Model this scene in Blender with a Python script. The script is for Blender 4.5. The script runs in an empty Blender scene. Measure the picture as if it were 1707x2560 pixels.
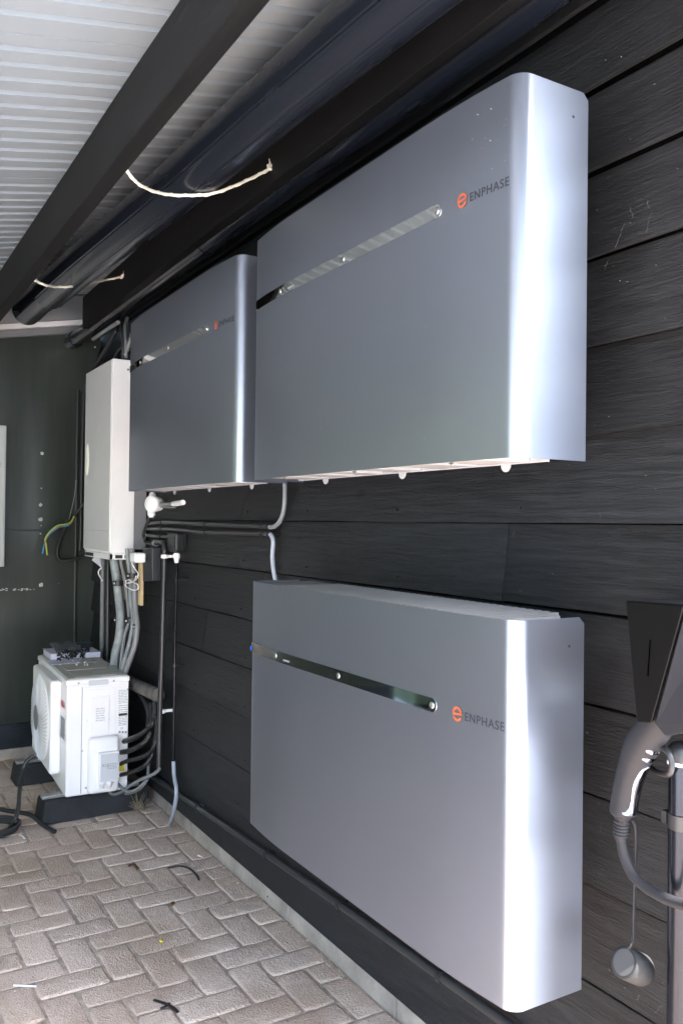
import bpy, bmesh, math, random
from mathutils import Vector, Matrix, noise
random.seed(7)
S = bpy.context.scene
COL = S.collection
# ------------------------------------------------------------------ camera
F, CX, CY, PW, PH = 2125.6, 853.5, 1280.0, 1707, 2560
def axes(y, p, r):
    d = Vector((-math.cos(y)*math.cos(p), math.sin(y)*math.cos(p), math.sin(p)))
    rt = Vector((math.sin(y), math.cos(y), 0)); up = rt.cross(d)
    return math.cos(r)*rt+math.sin(r)*up, -math.sin(r)*rt+math.cos(r)*up, d
AR, AU, AD = axes(math.radians(30.668), math.radians(.7372), math.radians(.6557))
EYE = Vector((0, 0, 1.35))
cd = bpy.data.cameras.new('camera'); cam = bpy.data.objects.new('camera', cd); COL.objects.link(cam)
M3 = Matrix((AR, AU, -AD)).transposed()
cam.matrix_world = Matrix.Translation(EYE) @ M3.to_4x4()
cd.sensor_fit = 'VERTICAL'; cd.sensor_height = 36; cd.lens = F/PH*36
cd.clip_start = .02; cd.clip_end = 500
S.camera = cam
S.render.resolution_x, S.render.resolution_y = 682, 1024
# ------------------------------------------------------------------ light
SUN_EL, SUN_AZ = 54, -28          # azimuth measured from +X towards -Y
w = bpy.data.worlds.new('World'); S.world = w; w.use_nodes = True
nt = w.node_tree; bg = nt.nodes['Background']
sky = nt.nodes.new('ShaderNodeTexSky'); sky.sky_type = 'NISHITA'; sky.sun_disc = False
sky.sun_elevation = math.radians(SUN_EL); sky.sun_rotation = math.radians(90+SUN_AZ)
sky.dust_density = 2.5; sky.air_density = 1.2
nt.links.new(sky.outputs[0], bg.inputs[0]); bg.inputs[1].default_value = .15
sl = bpy.data.lights.new('sun', 'SUN'); sl.energy = 4.5; sl.angle = math.radians(.5); sl.color = (1, .95, .88)
so = bpy.data.objects.new('sun', sl); COL.objects.link(so)
e, a = math.radians(SUN_EL), math.radians(SUN_AZ)
sd = Vector((math.cos(e)*math.cos(a), -math.cos(e)*math.sin(a), math.sin(e)))
so.rotation_euler = sd.to_track_quat('Z', 'Y').to_euler(); so.location = sd*20
S.view_settings.view_transform = 'Standard'; S.view_settings.look = 'None'
S.view_settings.exposure = 3.7; S.view_settings.gamma = 1
S.render.engine = 'CYCLES'
S.cycles.max_bounces = 10; S.cycles.diffuse_bounces = 6; S.cycles.glossy_bounces = 5
S.cycles.sample_clamp_indirect = 8
# ------------------------------------------------------------------ helpers
def at(px, py, x=None, y=None, z=None):
    """point of the room on a known plane seen at a photograph pixel"""
    d = AR*(px-CX)/F - AU*(py-CY)/F + AD
    if x is not None: t = (x-EYE.x)/d.x
    elif y is not None: t = (y-EYE.y)/d.y
    else: t = (z-EYE.z)/d.z
    return EYE + d*t
ROOT = {}
def tag(o, label=None, cat=None, group=None, kind=None):
    if label: o['label'] = label
    if cat: o['category'] = cat
    if group: o['group'] = group
    if kind: o['kind'] = kind
    return o
def thing(name, loc, label, cat, group=None):
    o = bpy.data.objects.new(name, None); COL.objects.link(o); o.location = loc
    o.empty_display_size = .1
    ROOT[o.name] = Vector(loc)
    return tag(o, label, cat, group)
class MB:
    def __init__(s): s.v = []; s.f = []; s.sm = []
    def add(s, vs, fs, smooth=False):
        n = len(s.v); s.v += [Vector(v) for v in vs]
        for f in fs: s.f.append([i+n for i in f]); s.sm.append(smooth)
        return s
    def box(s, x0, x1, y0, y1, z0, z1, rot=None, c=None):
        vs = [Vector((x, y, z)) for z in (z0, z1) for y in (y0, y1) for x in (x0, x1)]
        if rot is not None:
            c = Vector(c) if c is not None else sum(vs, Vector())/8
            vs = [c + rot @ (v-c) for v in vs]
        return s.add(vs, [(0, 2, 3, 1), (4, 5, 7, 6), (0, 1, 5, 4), (2, 6, 7, 3), (0, 4, 6, 2), (1, 3, 7, 5)])
    def prism(s, pts, ext, smooth=False, cap=True):
        """closed polygon pts (3D) swept by vector ext"""
        ext = Vector(ext); n = len(pts); P = [Vector(p) for p in pts]
        fs = [(i, (i+1) % n, n+(i+1) % n, n+i) for i in range(n)]
        s.add(P+[p+ext for p in P], fs, smooth)
        if cap:
            s.add(P, [tuple(range(n))[::-1]]); s.add([p+ext for p in P], [tuple(range(n))])
        return s
    def tube(s, path, r, n=12, cap=True, smooth=True, ell=1.0, up=None):
        P = [Vector(p) for p in path]
        R = r if isinstance(r, (list, tuple)) else [r]*len(P)
        T = []
        for i in range(len(P)):
            t = (P[min(i+1, len(P)-1)]-P[max(i-1, 0)]); T.append(t.normalized())
        ref = Vector(up) if up else (Vector((0, 0, 1)) if abs(T[0].z) < .9 else Vector((0, 1, 0)))
        nrm = (ref - T[0]*ref.dot(T[0])).normalized()
        vs = []
        for i, p in enumerate(P):
            nrm = (nrm - T[i]*nrm.dot(T[i])).normalized(); b = T[i].cross(nrm)
            for k in range(n):
                q = 2*math.pi*k/n
                vs.append(p + (nrm*math.cos(q)*ell + b*math.sin(q))*R[i])
        fs = [(i*n+k, i*n+(k+1) % n, (i+1)*n+(k+1) % n, (i+1)*n+k) for i in range(len(P)-1) for k in range(n)]
        s.add(vs, fs, smooth)
        if cap:
            s.add(vs[:n], [tuple(range(n))[::-1]]); s.add(vs[-n:], [tuple(range(n))])
        return s
    def cyl(s, a, b, r, n=24, r2=None): return s.tube([a, b], [r, r if r2 is None else r2], n)
    def lathe(s, c, axis, prof, n=32, smooth=True):
        """prof: list of (distance along axis, radius)"""
        c = Vector(c); ax = Vector(axis).normalized(); u = ax.orthogonal().normalized(); v = ax.cross(u)
        vs = [c+ax*h+(u*math.cos(2*math.pi*k/n)+v*math.sin(2*math.pi*k/n))*r for h, r in prof for k in range(n)]
        m = len(prof)
        fs = [(i*n+k, i*n+(k+1) % n, (i+1)*n+(k+1) % n, (i+1)*n+k) for i in range(m-1) for k in range(n)]
        s.add(vs, fs, smooth)
        if prof[0][1] > 1e-5: s.add(vs[:n], [tuple(range(n))[::-1]])
        if prof[-1][1] > 1e-5: s.add(vs[-n:], [tuple(range(n))])
        return s
    def obj(s, name, mat, parent=None, bevel=0, seg=2, fix=True):
        me = bpy.data.meshes.new(name)
        off = ROOT[parent.name] if parent is not None else Vector()
        if parent is not None and parent.parent is not None: pass
        me.from_pydata([v-off for v in s.v], [], s.f)
        me.polygons.foreach_set('use_smooth', s.sm); me.update()
        if fix:
            bm = bmesh.new(); bm.from_mesh(me); bmesh.ops.recalc_face_normals(bm, faces=bm.faces); bm.to_mesh(me); bm.free()
        o = bpy.data.objects.new(name, me); COL.objects.link(o)
        if mat: me.materials.append(mat)
        if parent is not None: o.parent = parent
        ROOT[o.name] = off
        if bevel:
            b = o.modifiers.new('bevel', 'BEVEL'); b.width = bevel; b.segments = seg; b.limit_method = 'ANGLE'
            b.angle_limit = math.radians(40); b.harden_normals = False
        return o
def spline(pts, k=6):
    """Catmull-Rom through points"""
    P = [Vector(p) for p in pts]; P = [P[0]*2-P[1]]+P+[P[-1]*2-P[-2]]; out = []
    for i in range(1, len(P)-2):
        for j in range(k):
            t = j/k; a, b, c, d = P[i-1:i+3]
            out.append(.5*((2*b)+(c-a)*t+(2*a-5*b+4*c-d)*t*t+(3*b-a-3*c+d)*t**3))
    out.append(P[-2]); return out
def text_mesh(txt, size, ux, uy, org, align='LEFT', depth=.0003, sx=1, spc=1, off=0):
    """text as flat letters; ux, uy = direction of writing and up"""
    cu = bpy.data.curves.new('t', 'FONT'); cu.body = txt; cu.size = size; cu.extrude = depth; cu.align_x = align; cu.space_character = spc
    cu.resolution_u = 4; cu.offset = off
    o = bpy.data.objects.new('t', cu); COL.objects.link(o)
    dg = bpy.context.evaluated_depsgraph_get(); me = bpy.data.meshes.new_from_object(o.evaluated_get(dg))
    ux, uy = Vector(ux), Vector(uy); un = ux.cross(uy); m = MB()
    m.add([Vector(org)+ux*v.co.x*sx+uy*v.co.y+un*v.co.z for v in me.vertices], [tuple(p.vertices) for p in me.polygons])
    bpy.data.objects.remove(o); bpy.data.curves.remove(cu); bpy.data.meshes.remove(me)
    return m
# ------------------------------------------------------------------ materials
def mat(name, col, rough=.5, metal=0, var=0, vscale=8, bump=0, bscale=60, stretch=(1, 1, 1), spec=.5,
        dust=0, dustcol=(.5, .48, .45), coat=0, rvar=0, island=0, trans=0, alpha=1, bdist=.002):
    m = bpy.data.materials.new(name); m.use_nodes = True; t = m.node_tree; N = t.nodes; L = t.links
    p = N['Principled BSDF']; p.inputs['Base Color'].default_value = (*col, 1)
    p.inputs['Roughness'].default_value = rough; p.inputs['Metallic'].default_value = metal
    p.inputs['Specular IOR Level'].default_value = spec; p.inputs['Coat Weight'].default_value = coat
    p.inputs['Transmission Weight'].default_value = trans; p.inputs['Alpha'].default_value = alpha
    tc = N.new('ShaderNodeTexCoord'); mp = N.new('ShaderNodeMapping'); mp.inputs['Scale'].default_value = stretch
    L.new(tc.outputs['Object'], mp.inputs['Vector']); src = None
    def nz(sc, det=5, ro=.6):
        n = N.new('ShaderNodeTexNoise'); n.inputs['Scale'].default_value = sc; n.inputs['Detail'].default_value = det
        n.inputs['Roughness'].default_value = ro; L.new(mp.outputs[0], n.inputs['Vector']); return n
    def ramp(n, a, b, ca=(0, 0, 0, 1), cb=(1, 1, 1, 1)):
        r = N.new('ShaderNodeValToRGB'); r.color_ramp.elements[0].position = a; r.color_ramp.elements[1].position = b
        r.color_ramp.elements[0].color = ca; r.color_ramp.elements[1].color = cb; L.new(n, r.inputs[0]); return r
    cur = None
    if var:
        n = nz(vscale)
        cur = ramp(n.outputs['Fac'], .3, .7, (*[c*(1-var) for c in col], 1), (*[min(1, c*(1+var)) for c in col], 1)).outputs[0]
    if island:
        g = N.new('ShaderNodeNewGeometry'); mx = N.new('ShaderNodeMix'); mx.data_type = 'RGBA'; mx.blend_type = 'MULTIPLY'
        mx.inputs[0].default_value = 1
        r = ramp(g.outputs['Random Per Island'], 0, 1, (1-island, 1-island, 1-island, 1), (1+island, 1+island*.95, 1+island*.9, 1))
        if cur is None: mx.inputs[6].default_value = (*col, 1)
        else: L.new(cur, mx.inputs[6])
        L.new(r.outputs[0], mx.inputs[7]); cur = mx.outputs[2]
    if dust:
        n = nz(vscale*3+5, 8, .75); r = ramp(n.outputs['Fac'], .72-dust*.3, .8)
        mx = N.new('ShaderNodeMix'); mx.data_type = 'RGBA'; L.new(r.outputs[0], mx.inputs[0])
        if cur is None: mx.inputs[6].default_value = (*col, 1)
        else: L.new(cur, mx.inputs[6])
        mx.inputs[7].default_value = (*dustcol, 1); cur = mx.outputs[2]
    if cur is not None: L.new(cur, p.inputs['Base Color'])
    if rvar:
        n = nz(vscale*.7, 4); mr = N.new('ShaderNodeMapRange'); mr.inputs[3].default_value = rough-rvar; mr.inputs[4].default_value = rough+rvar
        mr.inputs[1].default_value = .3; mr.inputs[2].default_value = .7
        L.new(n.outputs['Fac'], mr.inputs[0]); L.new(mr.outputs[0], p.inputs['Roughness'])
    if bump:
        n = nz(bscale, 6, .65); b = N.new('ShaderNodeBump'); b.inputs['Strength'].default_value = bump
        b.inputs['Distance'].default_value = bdist; L.new(n.outputs['Fac'], b.inputs['Height']); L.new(b.outputs[0], p.inputs['Normal'])
    return m
MT = {}
MT['cover'] = mat('brushed_cover', (.245, .27, .326), .34, .88, var=.05, vscale=2.2, rvar=.015, dust=.05, dustcol=(.6, .6, .6))
MT['cover_white'] = mat('white_plastic', (.8, .8, .79), .45, var=.03)
MT['tray'] = mat('tray_plastic', (.38, .38, .385), .5, var=.08)
MT['strip'] = mat('strip_mirror', (.62, .64, .62), .045, 1)
MT['heat'] = mat('heatsink_grey', (.2, .197, .195), .6, .1, var=.1, dust=.15)
MT['orange'] = mat('orange_print', (.40, .075, .028), .5)
MT['print'] = mat('grey_print', (.03, .034, .044), .8, 0, spec=.2)
MT['screw'] = mat('screw_steel', (.55, .55, .56), .3, 1)
MT['black_plastic'] = mat('black_plastic', (.018, .018, .02), .42, var=.15, dust=.08)
MT['black_pipe'] = mat('black_conduit', (.03, .031, .034), .35, var=.1, dust=.1)
MT['grey_pipe'] = mat('grey_conduit', (.22, .225, .235), .4, var=.08)
MT['pale_pipe'] = mat('pale_conduit', (.33, .36, .42), .42, var=.08)
MT['white'] = mat('white_enamel', (.88, .88, .88), .38, var=.03, vscale=5)
MT['white_front'] = mat('white_sheet', (.72, .72, .72), .22, var=.03, coat=.3)
MT['ac'] = mat('ivory_enamel', (.9, .88, .88), .4, var=.03)
MT['ac_dusty'] = mat('ivory_dusty', (.5, .48, .44), .6, var=.12, vscale=10, dust=.3, dustcol=(.34, .31, .26))
MT['label'] = mat('label_grey', (.6, .61, .64), .5)
MT['ink'] = mat('ink_grey', (.25, .26, .28), .6)
MT['ink_black'] = mat('ink_black', (.02, .02, .02), .6)
MT['red'] = mat('red_print', (.5, .03, .03), .45)
MT['yellow'] = mat('yellow_label', (.8, .62, .02), .5)
MT['rubber'] = mat('rubber_block', (.022, .023, .026), .85, var=.35, vscale=12, dust=.15, dustcol=(.16, .14, .12), bump=.4, bscale=150)
MT['steel'] = mat('galvanised', (.6, .6, .6), .35, .9, var=.1)
MT['foam'] = mat('pipe_insulation', (.014, .013, .013), .28, bump=.9, bscale=55, bdist=.006, dust=.1)
MT['flex'] = mat('flex_hose', (.27, .3, .31), .38, var=.25, vscale=30, dust=.2, dustcol=(.45, .45, .42), bump=.3, bscale=120)
MT['wood_stick'] = mat('raw_wood', (.55, .42, .24), .65, var=.2, vscale=6, stretch=(8, 8, .6))
MT['rope'] = mat('rope_nylon', (.72, .69, .58), .75, bump=.7, bscale=400, dust=.1)
MT['concrete'] = mat('concrete', (.37, .32, .28), .85, var=.3, vscale=9, bump=.5, bscale=60, dust=.4, dustcol=(.3, .28, .25), bdist=.004)
MT['sand'] = mat('joint_sand', (.42, .34, .285), .95, var=.4, vscale=30, bump=.6, bscale=200)
MT['paper'] = mat('paper', (.68, .67, .8), .7, var=.05)
MT['bag'] = mat('plastic_film', (.3, .32, .36), .18, trans=.55, bump=.6, bscale=20, bdist=.01, alpha=.8)
MT['dark_panel'] = mat('dark_panel', (.040, .048, .042), .2, var=.25, vscale=3, rvar=.04, spec=.6, stretch=(1, 2.2, .25))
MT['ceiling'] = mat('ceiling_enamel', (.208, .24, .27), .3, var=.04, vscale=2, spec=.5)
MT['trim'] = mat('trim_light', (.5, .5, .49), .5, var=.08, dust=.15, dustcol=(.3, .28, .25))
MT['gutter'] = mat('gutter_black', (.007, .009, .014), .24, rvar=.08, vscale=5, stretch=(.3, 3, 3), bump=.15, bscale=20, bdist=.002, dust=.06)
MT['beam'] = mat('stained_beam', (.0055, .0055, .006), .6, spec=.2, var=.45, vscale=4, stretch=(.5, 5, 5), bump=.35, bscale=14, bdist=.003, dust=.05)
MT['charger'] = mat('charger_grey', (.006, .006, .007), .6, 0, spec=.25, bump=.05, bscale=500)
MT['charger_black'] = mat('charger_black', (.0009, .0009, .0011), .5, spec=.15)
MT['plug'] = mat('plug_grey', (.017, .017, .0205), .55, 0, spec=.2)
MT['chrome'] = mat('chrome', (.2, .21, .25), .13, 1)
MT['tube'] = mat('steel_tube', (.022, .025, .033), .22, .8)
MT['blue'] = mat('blue_tape', (.01, .08, .5), .4)
MT['wire_blue'] = mat('wire_blue', (.02, .3, .62), .4)
MT['wire_green'] = mat('wire_yellow_green', (.45, .52, .05), .4)
MT['wire_brown'] = mat('wire_brown', (.2, .1, .09), .4)
MT['copper'] = mat('copper', (.7, .4, .25), .3, 1)
MT['straw'] = mat('straw', (.3, .24, .16), .8, var=.3)
MT['leaf'] = mat('dead_leaf', (.1, .045, .02), .8)
MT['hedge'] = mat('hedge_leaves', (.07, .10, .04), .7, var=.6, vscale=6, bump=1, bscale=18, bdist=.1)
MT['grass'] = mat('grass', (.07, .12, .03), .9, var=.4)
MT['terrace'] = mat('concrete_terrace', (.46, .48, .50), .9, var=.2, bump=.3)
MT['tan_board'] = mat('weathered_board', (.2, .17, .14), .7, var=.2, vscale=8)
MT['render'] = mat('painted_render', (.45, .45, .43), .8, var=.1)

def wood_mat():
    m = bpy.data.materials.new('black_stained_wood'); m.use_nodes = True; t = m.node_tree; N = t.nodes; L = t.links
    p = N['Principled BSDF']; p.inputs['Specular IOR Level'].default_value = .3
    tc = N.new('ShaderNodeTexCoord'); geo = N.new('ShaderNodeNewGeometry')
    off = N.new('ShaderNodeVectorMath'); off.operation = 'MULTIPLY_ADD'
    cmb = N.new('ShaderNodeCombineXYZ')
    for i in range(3): L.new(geo.outputs['Random Per Island'], cmb.inputs[i])
    off.inputs[1].default_value = (37, 0, 0); L.new(cmb.outputs[0], off.inputs[0]); L.new(tc.outputs['Object'], off.inputs[2])
    def nz(sc, scale, det=6, ro=.65, dist=0):
        mp = N.new('ShaderNodeMapping'); mp.inputs['Scale'].default_value = sc; L.new(off.outputs[0], mp.inputs[0])
        n = N.new('ShaderNodeTexNoise'); n.inputs['Scale'].default_value = scale; n.inputs['Detail'].default_value = det
        n.inputs['Roughness'].default_value = ro; n.inputs['Distortion'].default_value = dist; L.new(mp.outputs[0], n.inputs[0]); return n
    big = nz((1, 1, 3), 2.2, 4); grain = nz((.8, 1, 12), 8, 8, .75, .5); fine = nz((1, 1, 6), 45, 6, .75); rough = nz((1, 1, 5), 95, 5, .75)
    # rows of saw texture where 'big' is high
    mul = N.new('ShaderNodeMath'); mul.operation = 'MULTIPLY_ADD'; L.new(fine.outputs[0], mul.inputs[0]); L.new(big.outputs[0], mul.inputs[1])
    gs = N.new('ShaderNodeMath'); gs.operation = 'MULTIPLY'; gs.inputs[1].default_value = .7; L.new(grain.outputs[0], gs.inputs[0]); L.new(gs.outputs[0], mul.inputs[2])
    m2 = N.new('ShaderNodeMath'); m2.operation = 'MULTIPLY_ADD'; L.new(rough.outputs[0], m2.inputs[0]); m2.inputs[1].default_value = .3; L.new(mul.outputs[0], m2.inputs[2])
    b = N.new('ShaderNodeBump'); b.inputs['Strength'].default_value = 1; b.inputs['Distance'].default_value = .0085
    L.new(m2.outputs[0], b.inputs['Height']); L.new(b.outputs[0], p.inputs['Normal'])
    r = N.new('ShaderNodeValToRGB'); e = r.color_ramp.elements
    e[0].position = .36; e[0].color = (.0075, .0079, .0088, 1); e[1].position = .68; e[1].color = (.031, .032, .0355, 1)
    L.new(grain.outputs[0], r.inputs[0])
    # knots
    vo = N.new('ShaderNodeTexVoronoi'); mpv = N.new('ShaderNodeMapping'); mpv.inputs['Scale'].default_value = (2.2, .01, 5); L.new(off.outputs[0], mpv.inputs[0])
    L.new(mpv.outputs[0], vo.inputs[0]); vo.inputs['Scale'].default_value = 1.6
    kr = N.new('ShaderNodeValToRGB'); kr.color_ramp.elements[0].position = .03; kr.color_ramp.elements[0].color = (.35, .35, .35, 1)
    kr.color_ramp.elements[1].position = .13; L.new(vo.outputs['Distance'], kr.inputs[0])
    mk = N.new('ShaderNodeMix'); mk.data_type = 'RGBA'; mk.blend_type = 'MULTIPLY'; mk.inputs[0].default_value = 1
    L.new(r.outputs[0], mk.inputs[6]); L.new(kr.outputs[0], mk.inputs[7])
    # island brightness
    ir = N.new('ShaderNodeMapRange'); L.new(geo.outputs['Random Per Island'], ir.inputs[0]); ir.inputs[3].default_value = .78; ir.inputs[4].default_value = 1.18
    mi = N.new('ShaderNodeMix'); mi.data_type = 'RGBA'; mi.blend_type = 'MULTIPLY'; mi.inputs[0].default_value = 1
    L.new(mk.outputs[2], mi.inputs[6]); L.new(ir.outputs[0], mi.inputs[7])
    # dust and cobweb specks
    sp = nz((1, 1, 1.4), 55, 4, .7); sr = N.new('ShaderNodeValToRGB'); sr.color_ramp.elements[0].position = .71; sr.color_ramp.elements[1].position = .78
    L.new(sp.outputs[0], sr.inputs[0])
    ms = N.new('ShaderNodeMix'); ms.data_type = 'RGBA'; L.new(sr.outputs[0], ms.inputs[0]); L.new(mi.outputs[2], ms.inputs[6]); ms.inputs[7].default_value = (.16, .155, .15, 1)
    L.new(ms.outputs[2], p.inputs['Base Color'])
    rr = N.new('ShaderNodeMapRange'); L.new(grain.outputs[0], rr.inputs[0]); rr.inputs[3].default_value = .42; rr.inputs[4].default_value = .7
    L.new(rr.outputs[0], p.inputs['Roughness'])
    return m
MT['wood'] = wood_mat()
def paver_mat():
    m = bpy.data.materials.new('concrete_paver'); m.use_nodes = True; t = m.node_tree; N = t.nodes; L = t.links
    p = N['Principled BSDF']; p.inputs['Roughness'].default_value = .88; p.inputs['Specular IOR Level'].default_value = .3
    tc = N.new('ShaderNodeTexCoord'); geo = N.new('ShaderNodeNewGeometry')
    def nz(scale, det=6, ro=.65):
        n = N.new('ShaderNodeTexNoise'); n.inputs['Scale'].default_value = scale; n.inputs['Detail'].default_value = det
        n.inputs['Roughness'].default_value = ro; L.new(tc.outputs['Object'], n.inputs[0]); return n
    def mix(fac, a, b, blend='MIX'):
        x = N.new('ShaderNodeMix'); x.data_type = 'RGBA'; x.blend_type = blend
        if isinstance(fac, float): x.inputs[0].default_value = fac
        else: L.new(fac, x.inputs[0])
        for i, q in ((6, a), (7, b)):
            if isinstance(q, tuple): x.inputs[i].default_value = (*q, 1)
            else: L.new(q, x.inputs[i])
        return x.outputs[2]
    def rmp(n, a, b):
        r = N.new('ShaderNodeMapRange'); r.inputs[1].default_value = a; r.inputs[2].default_value = b; L.new(n, r.inputs[0]); return r.outputs[0]
    big = nz(2.0, 4); mid = nz(28, 6, .7); fine = nz(160, 3, .6)
    c = mix(rmp(geo.outputs['Random Per Island'], 0, 1), (.45, .345, .29), (.70, .55, .465))
    c = mix(rmp(mid.outputs[0], .35, .7), c, (.72, .59, .50))
    c = mix(rmp(big.outputs[0], .44, .62), c, (.49, .37, .29))
    c = mix(rmp(fine.outputs[0], .57, .72), c, (.33, .25, .21))
    L.new(c, p.inputs['Base Color'])
    vo = N.new('ShaderNodeTexVoronoi'); vo.inputs['Scale'].default_value = 170; L.new(tc.outputs['Object'], vo.inputs[0])
    ad = N.new('ShaderNodeMath'); ad.operation = 'MULTIPLY_ADD'; L.new(mid.outputs[0], ad.inputs[0]); ad.inputs[1].default_value = 2.4; L.new(vo.outputs['Distance'], ad.inputs[2])
    b = N.new('ShaderNodeBump'); b.inputs['Strength'].default_value = .9; b.inputs['Distance'].default_value = .0028
    L.new(ad.outputs[0], b.inputs['Height']); L.new(b.outputs[0], p.inputs['Normal'])
    return m
MT['paver'] = paver_mat()
# ------------------------------------------------------------------ ground and paving
XB, YW, YK, WX = -5.09, 1.30, 1.337, -.79
m = MB(); m.add([(-60, -60, -.05), (60, -60, -.05), (60, 60, -.05), (-60, 60, -.05)], [(0, 1, 2, 3)])
tag(m.obj('ground', MT['terrace']), 'pale concrete ground around the carport', kind='structure')
m = MB(); m.add([(-5.3, -1.62, -.0035), (1.6, -1.62, -.0035), (1.6, YK+.02, -.0035), (-5.3, YK+.02, -.0035)], [(0, 1, 2, 3)])
tag(m.obj('joint_sand', MT['sand']), 'dark sand in the joints of the paving', kind='structure')
U = .1038; X0, Y0 = -2.492, 1.03
m = MB()
def paver(x0, x1, y0, y1):
    x1 = min(x1, 1.6); y1 = min(y1, YK-.003); x0 = max(x0, -5.25); y0 = max(y0, -1.62)
    if x1-x0 < .02 or y1-y0 < .02: return
    g = .0022; x0 += g; x1 -= g; y0 += g; y1 -= g
    rz = random.uniform(-.008, .008); cx, cy = (x0+x1)/2, (y0+y1)/2
    tx, ty, h = random.uniform(-.016, .016), random.uniform(-.016, .016), random.uniform(-.0025, .0025)
    vs = []
    nx = max(2, int((x1-x0)/.026)); ny = max(2, int((y1-y0)/.026))
    def ring(ins, z, jit):
        o = []
        X0_, X1_, Y0_, Y1_ = x0+ins, x1-ins, y0+ins, y1-ins
        per = [(X0_+(X1_-X0_)*i/nx, Y0_) for i in range(nx)]+[(X1_, Y0_+(Y1_-Y0_)*i/ny) for i in range(ny)]
        per += [(X1_-(X1_-X0_)*i/nx, Y1_) for i in range(nx)]+[(X0_, Y1_-(Y1_-Y0_)*i/ny) for i in range(ny)]
        n = len(per)
        for i, (x, y) in enumerate(per):
            if i in (0, nx, nx+ny, 2*nx+ny):      # rounded corners
                x += (cx-x)*.05*(1 if ins < .004 else .3); y += (cy-y)*.05*(1 if ins < .004 else .3)
            x += random.uniform(-jit, jit); y += random.uniform(-jit, jit)
            dx, dy = x-cx, y-cy
            o.append(Vector((cx+dx-dy*rz, cy+dy+dx*rz, h+z+dx*tx+dy*ty+random.uniform(-jit, jit)*.5)))
        return o
    A = ring(0, -.02, .0005); B = ring(.0003, -.0055, .0012); C = ring(.004, -.001, .0011); D = ring(.011, 0, .0008)
    n = len(A); V = A+B+C+D
    fs = [(k*n+i, k*n+(i+1) % n, (k+1)*n+(i+1) % n, (k+1)*n+i) for k in range(3) for i in range(n)]
    fs.append(tuple(3*n+i for i in range(n)))
    m.add(V, fs, True)
for p in range(-28, 6):
    for q in range(-30, 42):
        t = (p-q) % 4; y = Y0+p*U; x = X0+q*U
        if t == 0: paver(x, x+U, y, y+2*U)
        if t == 3: paver(x, x+2*U, y, y+U)
tag(m.obj('pavement', MT['paver']), 'worn mauve grey herringbone pavers', kind='structure')
# concrete kerb
m = MB(); x = -5.09
while x < WX-.2:
    L_ = random.uniform(.28, .34); yy = random.uniform(-.003, .003); m.box(x+.002, x+L_-.002, YK+yy, YK+.05, -.05, .072+random.uniform(-.004, .004)); x += L_
tag(m.obj('kerb', MT['concrete'], bevel=.003), 'rough concrete edging below the plank wall', kind='structure')
# ------------------------------------------------------------------ plank wall
wall = thing('plank_wall', (-2, YW, .07), 'black stained wooden clapboard wall carrying the metal cabinets', 'wall')
m = MB(); m.box(-5.3, WX, YW+.075, YW+.14, .075, 2.75); m.obj('wall_backing', mat('gap_shade_black', (.004, .004, .004), .9, spec=.1), wall)  # near-black sheet puts the shade of the board gaps into its colour
edges = [.27, .443, .637, .817, .994, 1.176, 1.357, 1.535, 1.714, 1.894, 2.071, 2.243, 2.42]
joints = {5: [-1.475], 6: [-2.93], 3: [-3.3], 8: [-2.4], 4: [-2.76], }
m = MB()
for i, z in enumerate(edges):
    zn = edges[i+1] if i+1 < len(edges) else z+.19; hi = zn > 1.5
    z1 = zn+(.006 if hi else -(.004+.0155*max(0, 1.35-zn))); rec = .042 if hi else .021
    xs = [-5.3]+sorted(joints.get(i, []))+[WX]
    for a, b in zip(xs, xs[1:]):
        a += .0012; b -= .0012; n = max(2, int((b-a)/.12)); V = []; dz = random.uniform(-.002, .002)
        for k in range(n+1):
            x = a+(b-a)*k/n; wv = noise.noise((x*2.3, z*5, 1))*.004; wz = noise.noise((x*3.1, z*7, 9))*.0028+dz
            V += [(x, YW+wv, z+wz), (x, YW+rec+wv*.4, z1), (x, YW+rec+.014, z1), (x, YW+.013+wv, z+wz)]
        fs = []
        for k in range(n):
            for q in range(4): fs.append((k*4+q, k*4+(q+1) % 4, (k+1)*4+(q+1) % 4, (k+1)*4+q))
        fs += [(0, 1, 2, 3), (n*4+3, n*4+2, n*4+1, n*4)]
        m.add(V, fs)
m.obj('cladding', MT['wood'], wall, bevel=.001, seg=1)
m = MB(); m.box(-5.09, WX, YW+.012, YW+.04, .074, .268); m.obj('base_board', MT['wood'], wall, bevel=.002, seg=1)
# nail heads
m = MB()
for i, z in enumerate(edges):
    for k in range(9):
        x = -4.9+k*.5+random.uniform(-.03, .03)
        if i < 12: m.cyl((x, YW+.004, z+.03), (x, YW-.0012, z+.03), .0032, 8)
m.obj('nail_head', MT['ink_black'], wall)
# ------------------------------------------------------------------ panel wall at the far end
pw = thing('panel_wall', (XB, 0, .06), 'dark glossy panel wall closing the far end of the carport', 'wall')
m = MB(); m.box(XB-.012, XB, -1.5, 1.335, 1.2885, 2.6); m.obj('panel', MT['dark_panel'], pw, bevel=.001, seg=1)
m = MB(); m.box(XB-.012, XB+.001, -1.5, 1.335, .06, 1.2855); m.obj('panel', MT['dark_panel'], pw, bevel=.001, seg=1)
m = MB(); m.box(XB-.05, XB-.014, -1.5, 1.34, -.01, 2.75); m.obj('wall_core', MT['black_plastic'], pw)
m = MB(); m.box(XB-.014, XB+.02, -1.5, 1.33, -.01, .058); m.obj('plinth', MT['concrete'], pw)
m = MB(); a = at(80, 1864, x=XB+.03); m.box(XB+.003, XB+.03, -1.5, a.y, .062, .19); m.box(XB+.003, XB+.036, -1.5, a.y, .172, .196)
m.obj('skirting', mat('blue_black_skirting', (.02, .026, .036), .35, var=.3), pw, bevel=.003)
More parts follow.
